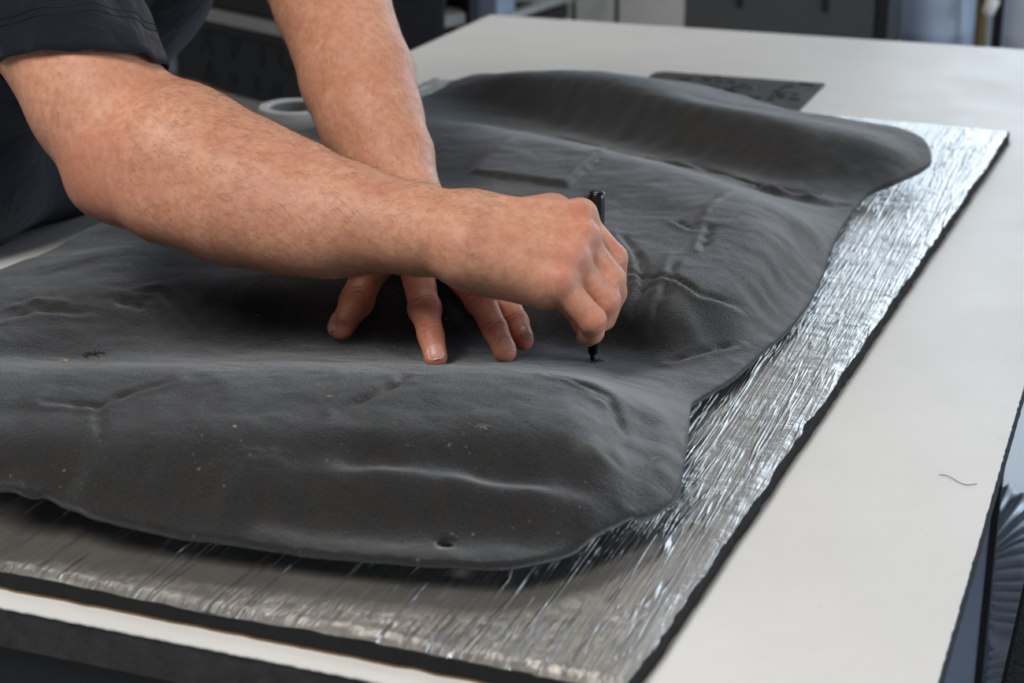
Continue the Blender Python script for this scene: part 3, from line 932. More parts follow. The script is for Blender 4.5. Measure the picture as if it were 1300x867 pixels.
# left arm and the hand that steadies the carpet
la = Field()
la.chain([((-0.7158, 1.4203, 1.1748), .050), ((-0.6958, 1.4004, 1.1485), .0485), ((-0.6743, 1.3772, 1.1267), .0475), ((-0.6241, 1.3189, 1.0750), .0450), ((-0.6012, 1.2916, 1.0502), .0408), ((-0.5746, 1.2692, 1.0256), .0335),
          ((-0.5574, 1.2489, 1.0068), .0285), ((-0.5476, 1.2353, 0.9975), .0270)], 0.010)
la.cone((-0.6578, 1.3571, 1.1178), (-0.5915, 1.2826, 1.0530), .030, .024, 0.02)
LW = (-0.5492, 1.2376, 0.9992)
LM = dict(i=(-0.5062, 1.1557, 0.9871), m=(-0.4900, 1.1719, 0.9841), r=(-0.4782, 1.1950, 0.9737), p=(-0.4735, 1.2186, 0.9598))
for kf, r0, r1 in (('i', .0235, .0135), ('m', .0235, .0135), ('r', .0225, .0125), ('p', .0215, .0118)):
    la.cone(LW, LM[kf], r0, r1, 0.012)
la.cone((-0.5432, 1.2040, 0.9889), (-0.5236, 1.1666, 0.9820), .018, .012, 0.012)
def lfinger(mcp, pip, dip, tip, r):
    la.cone(mcp, pip, r[0], r[1], 0.006)
    la.cone(pip, dip, r[1], r[2], FK)
    la.cone(dip, tip, r[2], r[3], FK)
    la.ball(pip, r[1] * 1.05, 0.005)
LT = dict(i=(-0.4583, 1.0808, 0.9395), m=(-0.4177, 1.1090, 0.9390), r=(-0.4146, 1.1373, 0.9385), p=(-0.4297, 1.1904, 0.9420), t=(-0.5442, 1.1098, 0.9405))
LD = dict(i=(-0.4662, 1.0916, 0.9505), m=(-0.4308, 1.1234, 0.9489), r=(-0.4257, 1.1543, 0.9446), p=(-0.4437, 1.2134, 0.9385), t=(-0.5457, 1.1405, 0.9509))
lfinger(LM['i'], (-0.4785, 1.1100, 0.9628), LD['i'], LT['i'], (.0132, .0106, .0090, .0082))
lfinger(LM['m'], (-0.4493, 1.1435, 0.9626), LD['m'], LT['m'], (.0132, .0106, .0090, .0082))
lfinger(LM['r'], (-0.4432, 1.1751, 0.9533), LD['r'], LT['r'], (.0122, .0100, .0086, .0078))
lfinger(LM['p'], (-0.4609, 1.2307, 0.9411), LD['p'], LT['p'], (.0110, .0088, .0078, .0070))
la.chain([((-0.5499, 1.2190, 0.9872), .019), ((-0.5495, 1.1763, 0.9677), .0135), (LD['t'], .0112), (LT['t'], .0092)], 0.008)   # thumb
la.cone((-0.5447, 1.1774, 0.9716), (-0.5090, 1.1575, 0.9826), .0080, .0100, 0.012)       # web of the thumb
la.cone((-0.5036, 1.1566, 0.9811), (-0.4788, 1.1900, 0.9702), .0085, .0085, 0.008)        # webs between the fingers

# rest of the body (under the clothes and above the picture)
core = Field()
core.chain([((-0.716, 1.425, TT + 0.272), .049), ((-0.80, 1.52, TT + 0.37), .055), ((-0.84, 1.56, TT + 0.43), .060)], 0.02)
for y in (1.30, 1.44):
    core.cone((-1.09, y, TT + 0.10), (-0.91, y, TT + 0.33), .110, .105, 0.05)
core.cone((-0.85, 1.18, TT + 0.33), (-0.84, 1.56, TT + 0.41), .060, .060, 0.05)
core.cone((-0.82, 1.37, TT + 0.42), (-0.74, 1.37, TT + 0.52), .058, .054, 0.03)            # neck
core.ball((-0.69, 1.37, TT + 0.63), .092, 0.03)                                             # skull
core.cone((-0.66, 1.37, TT + 0.585), (-0.605, 1.37, TT + 0.535), .062, .040, 0.03)          # jaw
core.cone((-0.60, 1.37, TT + 0.612), (-0.578, 1.37, TT + 0.585), .010, .014, 0.012)         # nose
for s in (-1, 1):
    core.cone((-0.70, 1.37 + 0.088 * s, TT + 0.625), (-0.685, 1.37 + 0.094 * s, TT + 0.595), .014, .010, 0.006)   # ears
    core.ball((-0.603, 1.37 + 0.032 * s, TT + 0.628), .015, 0.004, 'c')                     # eye sockets
    core.ball((-0.617, 1.37 + 0.032 * s, TT + 0.627), .013, 0.003)                          # eyes
core.cone((-0.586, 1.345, TT + 0.553), (-0.586, 1.395, TT + 0.553), .006, .006, 0.006)      # lips

H = 0.0014
Vr, Qr = ra.mesh((-0.94, 0.985, TT + 0.025), (-0.315, 1.30, TT + 0.40), H)
Vl, Ql = la.mesh((-0.78, 1.055, TT + 0.022), (-0.395, 1.49, TT + 0.335), H)
Vc, Qc = core.mesh((-1.25, 1.0, TT - 0.05), (-0.54, 1.70, TT + 0.75), 0.006)
Vr, Vl, Vc = relax(Vr, Qr, 2), relax(Vl, Ql, 2), relax(Vc, Qc, 2)
nr, nl = len(Vr), len(Vl)
VB = np.concatenate([Vr, Vl, Vc])
QB = np.concatenate([Qr, Ql + nr, Qc + nr + nl])

def gauss(P, pts, s):
    m = np.zeros(len(P))
    for p in pts:
        d2 = ((P - np.array(p)) ** 2).sum(1)
        m = np.maximum(m, np.exp(-d2 / (s * s)))
    return m
flush = np.maximum(0.4 * gauss(VB, [(-0.3603, 1.1055, 1.0483), (-0.3505, 1.0879, 1.0374), (-0.3507, 1.0677, 1.0297), (-0.3556, 1.0505, 1.0194), (-0.3397, 1.1192, 1.0142), (-0.3328, 1.0856, 1.0003), (-0.3380, 1.0670, 0.9866)], .014),
                   0.28 * gauss(VB, [(-0.7039, 1.0499, 1.0439), (-0.6825, 1.0401, 1.0568)], .040))
flush = np.maximum(flush, 0.75 * gauss(VB, [LT['i'], LT['m'], LT['r'], LT['t'], LT['p']], .016))
flush = np.maximum(flush, 0.55 * gauss(VB, [LD['i'], LD['m'], LD['r'], LD['t'], (-0.4785, 1.1100, 0.9628), (-0.4493, 1.1435, 0.9626), (-0.4432, 1.1751, 0.9533)], .024))
flush = np.maximum(flush, 0.35 * gauss(VB, [(-0.4974, 1.1348, 0.9776), (-0.4722, 1.1554, 0.9771)], .03))

# folds of skin over the finger joints: shallow grooves across the back of the finger
crease = np.zeros(len(VB))
disp = np.zeros(len(VB))
JOINTS = [(LM['i'], (-0.4785, 1.1100, 0.9628), LD['i'], 1.0), ((-0.4785, 1.1100, 0.9628), LD['i'], LT['i'], .7), (LM['m'], (-0.4493, 1.1435, 0.9626), LD['m'], 1.0), ((-0.4493, 1.1435, 0.9626), LD['m'], LT['m'], .8),
          (LM['r'], (-0.4432, 1.1751, 0.9533), LD['r'], .9), ((-0.4432, 1.1751, 0.9533), LD['r'], LT['r'], .8), ((-0.5495, 1.1763, 0.9677), LD['t'], LT['t'], 1.0),
          (RM['p'], (-0.3432, 1.0713, 0.9850), (-0.3482, 1.0875, 0.9702), .5), (RM['r'], (-0.3405, 1.0864, 0.9920), (-0.3485, 1.1001, 0.9738), .4), (RM['i'], (-0.3441, 1.1210, 1.0115), (-0.3459, 1.1320, 0.9831), .5)]
for a_, j_, b_, amp in JOINTS:
    a_, j_, b_ = np.array(a_), np.array(j_), np.array(b_)
    t_ = (b_ - a_) / np.linalg.norm(b_ - a_)
    near = np.where(((VB - j_) ** 2).sum(1) < .019 ** 2)[0]
    q = VB[near] - j_
    s_ = q @ t_
    front = q @ (-FW * 0.7 + UPV * 0.5)
    wob = 0.0012 * np.sin(q @ RT * 420)
    m = np.exp(-(s_ / .0058) ** 2) * np.clip(front / .006, 0, 1)
    g = np.clip(np.cos(2 * math.pi * (s_ + wob) / .0042), 0, 1) ** 3 * m * amp
    crease[near] = np.maximum(crease[near], g)
    disp[near] = np.maximum(disp[near], g * .00055)
# normals for the displacement
def vert_normals(V, Q):
    n = np.cross(V[Q[:, 2]] - V[Q[:, 0]], V[Q[:, 3]] - V[Q[:, 1]])
    N = np.zeros_like(V)
    for k in range(4):
        for c_ in range(3):
            N[:, c_] += np.bincount(Q[:, k], n[:, c_], len(V))
    return N / np.maximum(np.linalg.norm(N, axis=1), 1e-12)[:, None]
NB = vert_normals(VB, QB)
VB = VB - NB * disp[:, None]
POrg = Vector((-1.17, 1.37, 0.0))
po = np.array(POrg)
person = quick_mesh('person', VB - po, QB, M['skin'])
person.location = POrg
tag(person, 'person in a navy t-shirt leaning over the table and marking the carpet', 'person')
float_attr(person, 'flush', flush)
float_attr(person, 'crease', crease)

# fingernails, draped on the fingertips
bvh = BVHTree.FromPolygons([tuple(v) for v in VB[nr:nr + nl]], [tuple(int(i) for i in q) for q in Ql])
def fingernail(tip, dip, nrm, w, l, fwd):
    t = (Vector(tip) - Vector(dip)).normalized()
    n = Vector(nrm)
    n = (n - t * n.dot(t)).normalized()
    s = t.cross(n).normalized()
    V, Fc = [], []
    NU, NV = 9, 11
    for lift in (0, 1):
        for j in range(NV):
            for i in range(NU):
                a, b = i / (NU - 1) * 2 - 1, j / (NV - 1) * 2 - 1
                ww = w * (1 - 0.42 * max(0, abs(b) - 0.55) ** 1.2 / 0.38)
                p = Vector(tip) + t * (fwd + b * l) + s * (a * ww) + n * 0.03
                h = bvh.ray_cast(p, -n, 0.06)
                if not h[0] or h[3] > 0.035:
                    h = bvh.find_nearest(p - n * 0.022)
                q, sn = h[0], h[1]
                if sn.dot(n) < 0:
                    sn = -sn
                V.append(q + sn * ((0.0010 - 0.0006 * abs(a) ** 3) if lift else -0.0008) - Vector(po))
    for lift in (0, 1):
        o0 = lift * NU * NV
        for j in range(NV - 1):
            for i in range(NU - 1):
                f = (o0 + j * NU + i, o0 + j * NU + i + 1, o0 + (j + 1) * NU + i + 1, o0 + (j + 1) * NU + i)
                Fc.append(f if lift == 0 else f[::-1])
    edge = [i for i in range(NU)] + [j * NU + NU - 1 for j in range(1, NV)] + [(NV - 1) * NU + i for i in range(NU - 2, -1, -1)] + [j * NU for j in range(NV - 2, 0, -1)]
    for a, b in zip(edge, edge[1:] + edge[:1]):
        Fc.append((a, b, b + NU * NV, a + NU * NV))
    return link_mesh('fingernail', V, Fc, M['nail'], person)
fingernail(LT['i'], LD['i'], -FW * 0.75 + UPV * 0.55, .0054, .0054, -.0002)
fingernail(LT['m'], LD['m'], -FW * 0.60 + UPV * 0.60 + RT * 0.42, .0052, .0054, -.0002)
fingernail(LT['r'], LD['r'], -FW * 0.55 + UPV * 0.60 + RT * 0.42, .0050, .0052, -.0002)
fingernail(LT['t'], LD['t'], -FW * 0.25 + UPV * 0.40 - RT * 0.8, .0066, .0070, .0010)

# hairs on the forearms
def arm_hair(V, Q, stops, count, keepfn, seed):
    rr = random.Random(seed)
    N = vert_normals(V, Q)
    S = [np.array(s) for s in stops]
    cand = [i for i in range(len(V)) if keepfn(V[i])]
    HV, HF = [], []
    for _ in range(count):
        i = rr.choice(cand)
        p, n = Vector(V[i]), Vector(N[i])
        k = min(range(len(S) - 1), key=lambda q: np.linalg.norm(V[i] - (S[q] + S[q + 1]) / 2))
        ax = Vector(S[k + 1] - S[k]).normalized()
        side = ax.cross(n)
        d = (ax * rr.uniform(.5, 1.0) + n * rr.uniform(.18, .6) + side * rr.uniform(-.6, .6)).normalized()
        L = rr.uniform(.006, .013) * (1.25 if n.dot(Vector(UPV)) > .75 else 1)
        r = rr.uniform(.00004, .00008)
        u_, w_, _d = frame_for(d)
        b0 = len(HV)
        for q in range(4):
            t = q / 3
            c = p + d * (L * t) - n * (0.35 * L * t * t) - n * .0004
            for m in range(3):
                a = 2 * math.pi * m / 3
                HV.append(c + (u_ * math.cos(a) + w_ * math.sin(a)) * r * (1 - .8 * t) - POrg)
        for q in range(3):
            for m in range(3):
                m2 = (m + 1) % 3
                HF.append((b0 + q * 3 + m, b0 + q * 3 + m2, b0 + (q + 1) * 3 + m2, b0 + (q + 1) * 3 + m))
    return HV, HF
rs = [(-0.6911, 1.0812, 1.0625), (-0.5980, 1.0726, 1.0448), (-0.5251, 1.0729, 1.0345), (-0.4293, 1.0676, 1.0315), (-0.3606, 1.0938, 1.0330)]
ls = [(-0.7158, 1.4203, 1.1748), (-0.6241, 1.3189, 1.0750), (-0.5574, 1.2489, 1.0068), (-0.4962, 1.1615, 0.9865)]
lo_x, hi_x = (-0.6700, 1.0911, 1.0883)[0], (-0.4073, 1.0802, 1.0428)[0]
h1 = arm_hair(Vr, Qr, rs, 6500, lambda v: lo_x < v[0] < hi_x, 3)
h2 = arm_hair(Vl, Ql, ls, 4500, lambda v: v[2] > TT + 0.11, 4)
for HV, HF in (h1, h2):
    ho = link_mesh('arm_hair', HV, HF, M['hair'], person)
    ho['kind'] = 'stuff'

# ---- clothes
shirt = Field()
for y in (1.285, 1.45):
    shirt.cone((-1.20, y, TT - 0.06), (-1.08, y, TT + 0.09), .130, .130, 0.06)
    shirt.cone((-1.08, y, TT + 0.09), (-0.905, y, TT + 0.33), .130, .125, 0.06)
shirt.cone((-0.86, 1.20, TT + 0.33), (-0.85, 1.55, TT + 0.41), .078, .076, 0.06)
shirt.cone((-0.86, 1.20, TT + 0.33), (-0.8177, 1.1547, 1.1881), .078, .066, 0.03)
shirt.cone((-0.84, 1.56, TT + 0.43), (-0.765, 1.475, TT + 0.325), .076, .070, 0.03)
shirt.cone((-0.80, 1.37, TT + 0.44), (-0.66, 1.37, TT + 0.58), .062, .062, 0.006, 'c')
shirt.plane((-1.2, 1.37, TT - 0.10), (-0.6, 0, -1))
def folds(P):
    return (0.0045 * np.sin(38 * P[:, 2] + 30 * P[:, 0] + 3 * np.sin(9 * P[:, 1] + 7 * P[:, 0])) * np.clip(1.1 - 2.6 * (P[:, 2] - TT), 0.15, 1)
            + 0.0020 * np.sin(90 * P[:, 2] - 60 * P[:, 0] + 25 * P[:, 1]))
Vs, Qs = shirt.mesh((-1.40, 0.99, TT - 0.21), (-0.56, 1.75, TT + 0.60), 0.0042, folds)
Vs = relax(Vs, Qs, 3)
# right sleeve: an open tube cut level at the hem
def sleeve(c0, c1, r0, r1, hem, hn):
    a = (np.array(c1) - np.array(c0))
    a /= np.linalg.norm(a)
    u_, w_, _d = frame_for(a)
    u_, w_ = np.array(u_), np.array(w_)
    hem, hn = np.array(hem), np.array(hn) / np.linalg.norm(hn)
    SEG, ROW = 96, 26
    V, Q = [], []
    for lay in (0, 1):
        for j in range(ROW + 1):
            for i in range(SEG):
                th = 2 * math.pi * i / SEG
                rad = np.array(u_) * math.cos(th) + np.array(w_) * math.sin(th)
                t1 = ((hem - (np.array(c1) + rad * r1)) @ hn) / (a @ hn)
                p1 = np.array(c1) + rad * r1 + a * t1
                p0 = np.array(c0) + rad * r0
                s = j / ROW
                p = p0 * (1 - s) + p1 * s
                f = 0.0011 * math.sin(5 * th + 4 * s) * s + 0.0016 * math.sin(11 * th - 9 * s) + 0.003 * math.sin(3 * th + 14 * s) * (1 - s)
                p = p + rad * (f - 0.0016 * lay)
                V.append(p)
    n = SEG * (ROW + 1)
    for lay in (0, 1):
        for j in range(ROW):
            for i in range(SEG):
                i2 = (i + 1) % SEG
                q = [lay * n + j * SEG + i, lay * n + j * SEG + i2, lay * n + (j + 1) * SEG + i2, lay * n + (j + 1) * SEG + i]
                Q.append(q[::-1] if lay == 0 else q)
    for i in range(SEG):
        i2 = (i + 1) % SEG
        Q.append([ROW * SEG + i, ROW * SEG + i2, n + ROW * SEG + i2, n + ROW * SEG + i][::-1])
    return np.array(V), np.array(Q), SEG, ROW
sa = np.array((-0.7227, 1.0939, 1.0961)) - np.array((-0.7804, 1.1268, 1.1538))
sa /= np.linalg.norm(sa)
hn = sa - RT * (sa @ RT)
hn = 0.25 * hn / np.linalg.norm(hn) - 0.75 * UPV
Vsl, Qsl, SEG, ROW = sleeve((-0.8359, 1.1620, 1.1950), (-0.7447, 1.1058, 1.1184), .074, .0555, (-0.7351, 1.1011, 1.1177), hn)
VS = np.concatenate([Vs, Vsl])
QS = np.concatenate([Qs, Qsl + len(Vs)])
tee = quick_mesh('t_shirt', VS - po, QS, M['shirt'], person)
tee['label'] = 'navy cotton t-shirt with short sleeves'
for row in (ROW - 5, ROW - 6):
    ring = [Vector(Vsl[row * SEG + i]) for i in range(SEG)]
    c = sum(ring, Vector()) / SEG
    ring = [p + (p - c).normalized() * .0003 for p in ring]
    st = tube('sleeve_seam', ring + [ring[0]], .00025, M['thread'], None, 5, cap=False)
    st.parent = tee
    for v in st.data.vertices:
        v.co -= POrg

trs = Field()
trs.cone((-1.20, 1.30, TT - 0.05), (-1.20, 1.44, TT - 0.05), .125, .125, 0.04)
for y in (1.27, 1.47):
    trs.chain([((-1.19, y, TT - 0.09), .098), ((-1.15, y, 0.47), .072), ((-1.21, y, 0.10), .058), ((-1.21, y, 0.07), .060)], 0.02)
trs.plane((0, 0, 0.05), (0, 0, -1))
Vt_, Qt_ = trs.mesh((-1.40, 1.08, 0.02), (-1.02, 1.66, TT + 0.12), 0.007)
quick_mesh('trousers', relax(Vt_, Qt_, 2) - po, Qt_, M['denim'], person)
for y in (1.27, 1.47):
    sh = Field()
    sh.cone((-1.24, y, 0.045), (-1.06, y, 0.040), .045, .040, 0.02)
    sh.cone((-1.22, y, 0.06), (-1.21, y, 0.11), .046, .044, 0.02)
    sh.plane((0, 0, 0.002), (0, 0, -1))
    a_, b_ = sh.mesh((-1.32, y - 0.07, -0.02), (-0.99, y + 0.07, 0.17), 0.006)
    quick_mesh('shoe', a_ - po, b_, M['shoe'], person)
hr = Field()
hr.ball((-0.70, 1.37, TT + 0.645), .0985, 0.02)
hr.cone((-0.575, 1.37, TT + 0.60), (-0.60, 1.37, TT + 0.53), .085, .085, 0.01, 'c')
hr.plane((-0.72, 1.37, TT + 0.585), (0.35, 0, -1))
a_, b_ = hr.mesh((-0.83, 1.24, TT + 0.5), (-0.56, 1.50, TT + 0.78), 0.005)
quick_mesh('hair', a_ - po, b_, M['headhair'], person)

# ------------------------------------------------------------------ marker pen held upright on the carpet
p0, p1 = Vector((-0.3619, 1.1351, 0.9301)), Vector((-0.3610, 1.1365, 1.0527))
pen = tag(empty('marker_pen', tuple(p0)), 'black marker pen held upright in the right hand', 'marker pen')
ax = (p1 - p0)
Lp = ax.length
ax.normalize()
def along(t): return p0 + ax * t
tube('felt_tip', [along(0), along(.0015), along(.006)], [.0008, .0016, .0018], M['felt'], pen, 12)
tube('barrel', [along(.005), along(.0055), along(.012), along(.0135), along(.020), along(.0215), along(.03), along(.085)], [.0024, .0032, .0036, .0046, .0050, .0056, .0058, .0058], M['pen'], pen, 24)
tube('cap', [along(.080), along(.0802), along(.083), along(Lp - .004), along(Lp - .001), along(Lp)], [.0055, .0061, .0063, .0058, .0053, .0044], M['pen'], pen, 24)
u_, w_, _d = frame_for(ax)
cd = (Vector(-RT) * 0.9 - Vector(FW) * 0.45)
cd = (cd - ax * cd.dot(ax)).normalized()
tube('clip', [along(Lp - .002) + cd * .004, along(Lp - .003) + cd * .0078, along(Lp - .010) + cd * .0082, along(Lp - .034) + cd * .0074, along(Lp - .036) + cd * .0062], [.0016, .0016, .0015, .0014, .0012], M['pen'], pen, 8)

# ------------------------------------------------------------------ small things on the table
def lathe(name, prof, mat, parent, seg=48, loc=(0, 0, 0)):
    V, Fc = [], []
    n = len(prof)
    for i in range(seg):
        a = 2 * math.pi * i / seg
        for r, z in prof:
            V.append((loc[0] + r * math.cos(a), loc[1] + r * math.sin(a), loc[2] + z))
    for i in range(seg):
        i2 = (i + 1) % seg
        for k in range(n - 1):
            Fc.append((i * n + k, i2 * n + k, i2 * n + k + 1, i * n + k + 1))
    o = link_mesh(name, V, Fc, mat, parent)
    m = o.modifiers.new('edge', 'EDGE_SPLIT')
    m.split_angle = R(40)
    return o
tape = tag(empty('tape_roll', (-0.945, 1.828, TT)), 'white roll of tape lying flat at the table edge beside the carpet', 'tape roll')
lathe('tape_layers', [(.030, .001), (.030, .019), (.031, .020), (.041, .020), (.042, .019), (.042, .001), (.041, 0), (.031, 0), (.030, .001)], M['white'], tape)
lathe('cardboard_core', [(.0285, .002), (.0285, .018), (.030, .018), (.030, .002), (.0285, .002)], M['greyboard'], tape)

plate = tag(empty('patterned_sheet', (-0.525, 2.153, TT)), 'thin dark sheet with a mottled relief pattern lying behind the carpet', 'sheet')
def round_rect(hx, hy, r, n=6):
    out = []
    for cx_, cy_, a0 in ((hx - r[0], hy - r[0], 0), (-hx + r[1], hy - r[1], 90), (-hx + r[2], -hy + r[2], 180), (hx - r[3], -hy + r[3], 270)):
        rr = r[len(out) // (n + 1)]
        for k in range(n + 1):
            a = R(a0 + 90 * k / n)
            out.append((cx_ + rr * math.cos(a), cy_ + rr * math.sin(a)))
    return out
rr_ = round_rect(.110, .094, (.003, .016, .016, .003))
k = len(rr_)
link_mesh('sheet_panel', [(x, y, .002) for x, y in rr_] + [(x, y, 0) for x, y in rr_],
          [tuple(range(k)), tuple(range(2 * k - 1, k - 1, -1))] + [(k + i, k + (i + 1) % k, (i + 1) % k, i) for i in range(k)], M['plate'], plate, smooth=False)
rp = random.Random(9)
for i in range(46):                                   # raised grip studs
    cx_, cy_ = -.07 + .165 * rp.random(), -.03 + .115 * rp.random()
    s = rp.uniform(.003, .008)
    n = 7
    ring = [(cx_ + s * rp.uniform(.7, 1.2) * math.cos(2 * math.pi * q / n), cy_ + .7 * s * rp.uniform(.7, 1.2) * math.sin(2 * math.pi * q / n)) for q in range(n)]
    V = [(x, y, .002) for x, y in ring] + [(cx_ + (x - cx_) * .7, cy_ + (y - cy_) * .7, .0036) for x, y in ring]
    link_mesh('relief_stud', V, [tuple(range(n, 2 * n))] + [(q, (q + 1) % n, n + (q + 1) % n, n + q) for q in range(n)], M['emboss'], plate, smooth=False)

def chip(name, x, y, s, mat, label, cat, z=None, flat=0.5, seed=1):
    rc = random.Random(seed)
    bm = bmesh.new()
    bmesh.ops.create_icosphere(bm, subdivisions=2, radius=s)
    for v in bm.verts:
        v.co *= rc.uniform(.65, 1.25)
        v.co.z *= flat
        v.co.x *= 1.3
    zz = min(v.co.z for v in bm.verts)
    me = bpy.data.meshes.new(name)
    bm.to_mesh(me)
    bm.free()
    me.materials.append(mat)
    o = bpy.data.objects.new(name, me)
    o.location = (x, y, (carpet_z(x, y) if z is None else z) - zz - .0004)
    C.objects.link(o)
    tag(o, label, cat)
woodm = plain('wood_crumb', srgb(170, 146, 112), 0.8)
fluff = plain('dark_fluff', srgb(30, 30, 30), 0.95)
lintm = plain('pale_lint', srgb(140, 138, 132), 0.9)
c_ = (-0.6982, 0.9907, 0.9340); chip('wood_crumb', c_[0], c_[1], .0018, woodm, 'tan wood crumb in the carpet valley at the left picture edge', 'crumb', flat=.6, seed=2)
c_ = (-0.4520, 0.9024, 0.9730); chip('lint_speck', c_[0], c_[1], .0013, lintm, 'white lint speck on the near carpet lobe below the thumb', 'lint', seed=4)
c_ = (-0.4875, 0.8505, 0.9710); chip('rust_crumb', c_[0], c_[1], .0010, woodm, 'small brown crumb on the left part of the near carpet lobe', 'crumb', seed=5)
def strands(name, c, n, L, mat, label, cat, z, seed):
    rc = random.Random(seed)
    e = tag(empty(name, (c[0], c[1], z)), label, cat)
    for _ in range(n):
        a = rc.uniform(0, 6.28)
        pts = [(c[0] + L * t * math.cos(a + .6 * t), c[1] + L * t * math.sin(a + .6 * t), z + .0008 + .0012 * math.sin(3 * t)) for t in (0, .35, .7, 1)]
        tube('strand', pts, .00022, mat, e, 5)
c_ = (-0.6948, 1.0204, 0.9310); strands('fluff_tuft', c_, 16, .008, fluff, 'dark fluff tuft in the carpet valley beside the tan crumb', 'fluff', carpet_z(c_[0], c_[1]), 3)
c_ = (-0.3512, 0.8962, 0.9720); strands('lint_tuft', c_, 6, .0045, lintm, 'pale lint tuft in the middle of the near carpet lobe', 'lint', carpet_z(c_[0], c_[1]), 6)
c_ = (-0.2617, 0.9456, 0.9500); strands('lint_tuft', c_, 5, .004, lintm, 'pale lint tuft on the rounded right end of the near carpet lobe', 'lint', carpet_z(c_[0], c_[1]), 7)
c_ = (-0.3600, 1.1344, 0.9300); strands('ink_mark', c_, 9, .007, M['felt'], 'black ink strokes on the carpet at the marker tip', 'ink mark', carpet_z(c_[0], c_[1]) - .0006, 8)
t0 = [(-0.1135, 1.0912, 0.9000), (-0.1075, 1.0908, 0.9000), (-0.1018, 1.0852, 0.9000), (-0.0954, 1.0812, 0.9000), (-0.0890, 1.0848, 0.9000)]
th = tube('loose_thread', [(x, y, TT + .0004) for x, y, z in [tuple(p) for p in catmull(t0, 5)]], .00022, M['steel'], None, 5)
tag(th, 'dark loose thread lying on the white table top at the right', 'thread')

# ------------------------------------------------------------------ shelf rack with the black case, behind the person
rack = tag(empty('shelf_rack', (-1.147, 2.767, 0)), 'dark steel shelf rack with grey shelf boards behind the person', 'shelf rack')
rack.rotation_euler = (0, 0, R(-25))
for z in (0.08, 0.628, 0.785, 1.25):
    lbox('shelf_board', (-0.88, 0.0, z - 0.022), (-0.30, 0.36, z), M['greyboard'], rack, .002)
for x in (-0.88, -0.30):
    for y in (0.0, 0.34):
        lbox('post', (x - .012, y - .012, 0), (x + .012, y + .012, 1.45), M['steel'], rack, .002)
lbox('back_panel', (-0.88, 0.352, 0), (-0.30, 0.36, 1.45), M['black'], rack)
tool = tag(empty('tool_cabinet', (-1.147, 2.767, 0)), 'tall black tool cabinet between the shelf rack and the table corner', 'cabinet')
tool.rotation_euler = (0, 0, R(23))
lbox('cabinet_body', (-0.20, 0.012, 0), (0, 0.20, 1.40), M['black'], tool, .004)
for i in range(6):
    dr = lbox('drawer', (-0.19, 0.0, 0.06 + i * .22), (-0.01, 0.012, 0.265 + i * .22), M['steel'], tool, .003)
    lbox('handle', (-0.17, -0.018, 0.235 + i * .22), (-0.04, 0.0, 0.25 + i * .22), M['black'], dr, .003)
case = tag(empty('plastic_case', (-1.147, 2.767, 0.628)), 'black plastic case with raised lettering on the grey shelf', 'case')
case.rotation_euler = (0, 0, R(-25))
lbox('case_body', (-0.80, 0.006, 0), (-0.335, 0.30, 0.115), M['darkcase'], case, .006)
lbox('case_lid', (-0.803, 0.003, 0.115), (-0.332, 0.303, 0.133), M['darkcase'], case, .005)
box2 = tag(empty('storage_box', (-1.147, 2.767, 0.785)), 'black storage box on the upper grey shelf', 'box')
box2.rotation_euler = (0, 0, R(-25))
lbox('box_body', (-0.82, 0.014, 0), (-0.34, 0.32, 0.20), M['darkcase'], box2, .006)
lbox('box_lid', (-0.825, 0.010, 0.20), (-0.335, 0.325, 0.225), M['darkcase'], box2, .005)
def letter(ch, size, loc, mat, parent):
    cu = bpy.data.curves.new('letter', 'FONT')
    cu.body = ch
    cu.size = size
    cu.extrude = .0012
    cu.offset = size * .012
    ob = bpy.data.objects.new('letter', cu)
    me = bpy.data.meshes.new_from_object(ob)
    bpy.data.objects.remove(ob)
    me.materials.append(mat)
    o = bpy.data.objects.new('letter', me)
    C.objects.link(o)
    o.parent = parent
    o.location = loc
    o.rotation_euler = (R(90), 0, 0)
for ch, x in zip('APIO', (-.712, -.615, -.522, -.468)):
    letter(ch, .066, (x, .0055, .070), M['emboss'], case)
for ch, x in zip('Auto', (-.705, -.625, -.548, -.492)):
    letter(ch, .058, (x, .0055, .018), M['emboss'], case)

# ------------------------------------------------------------------ behind the table
bench = tag(empty('low_bench', (-1.22, 3.62, 0)), 'low dark bench behind the far left table corner', 'bench')
lbox('bench_top', (-0.45, -0.20, .655), (-0.10, 0.30, .685), M['steel'], bench, .003)
for x in (-.44, -.15):
    for y in (-.17, .23):
        lbox('leg', (x, y, 0), (x + .04, y + .04, .655), M['steel'], bench)
p_ = [Vector((-1.3552, 3.6441, 0.6975)), Vector((-1.3267, 3.9387, 0.6975))]
d_ = (p_[1] - p_[0])
sp = tag(empty('silver_pipe', tuple(p_[0] + Vector((0, 0, -.0)))), 'bright silver pipe lying across the dark bench', 'pipe')
tube('pipe_wall', [p_[0] - d_ * .6, p_[0], p_[1], p_[1] + d_ * .5], .0125, M['silver'], sp, 20)
crate = tag(empty('plastic_crate', (-1.435, 3.62, .685)), 'pale blue plastic crate on the dark bench', 'crate')
lbox('crate_side', (-.075, -.055, 0), (.075, -.049, .12), M['blue'], crate, .002)
lbox('crate_side', (-.075, .049, 0), (.075, .055, .12), M['blue'], crate, .002)
lbox('crate_end', (-.075, -.049, 0), (-.069, .049, .12), M['blue'], crate, .002)
lbox('crate_end', (.069, -.049, 0), (.075, .049, .12), M['blue'], crate, .002)
lbox('crate_bottom', (-.069, -.049, 0), (.069, .049, .006), M['blue'], crate)

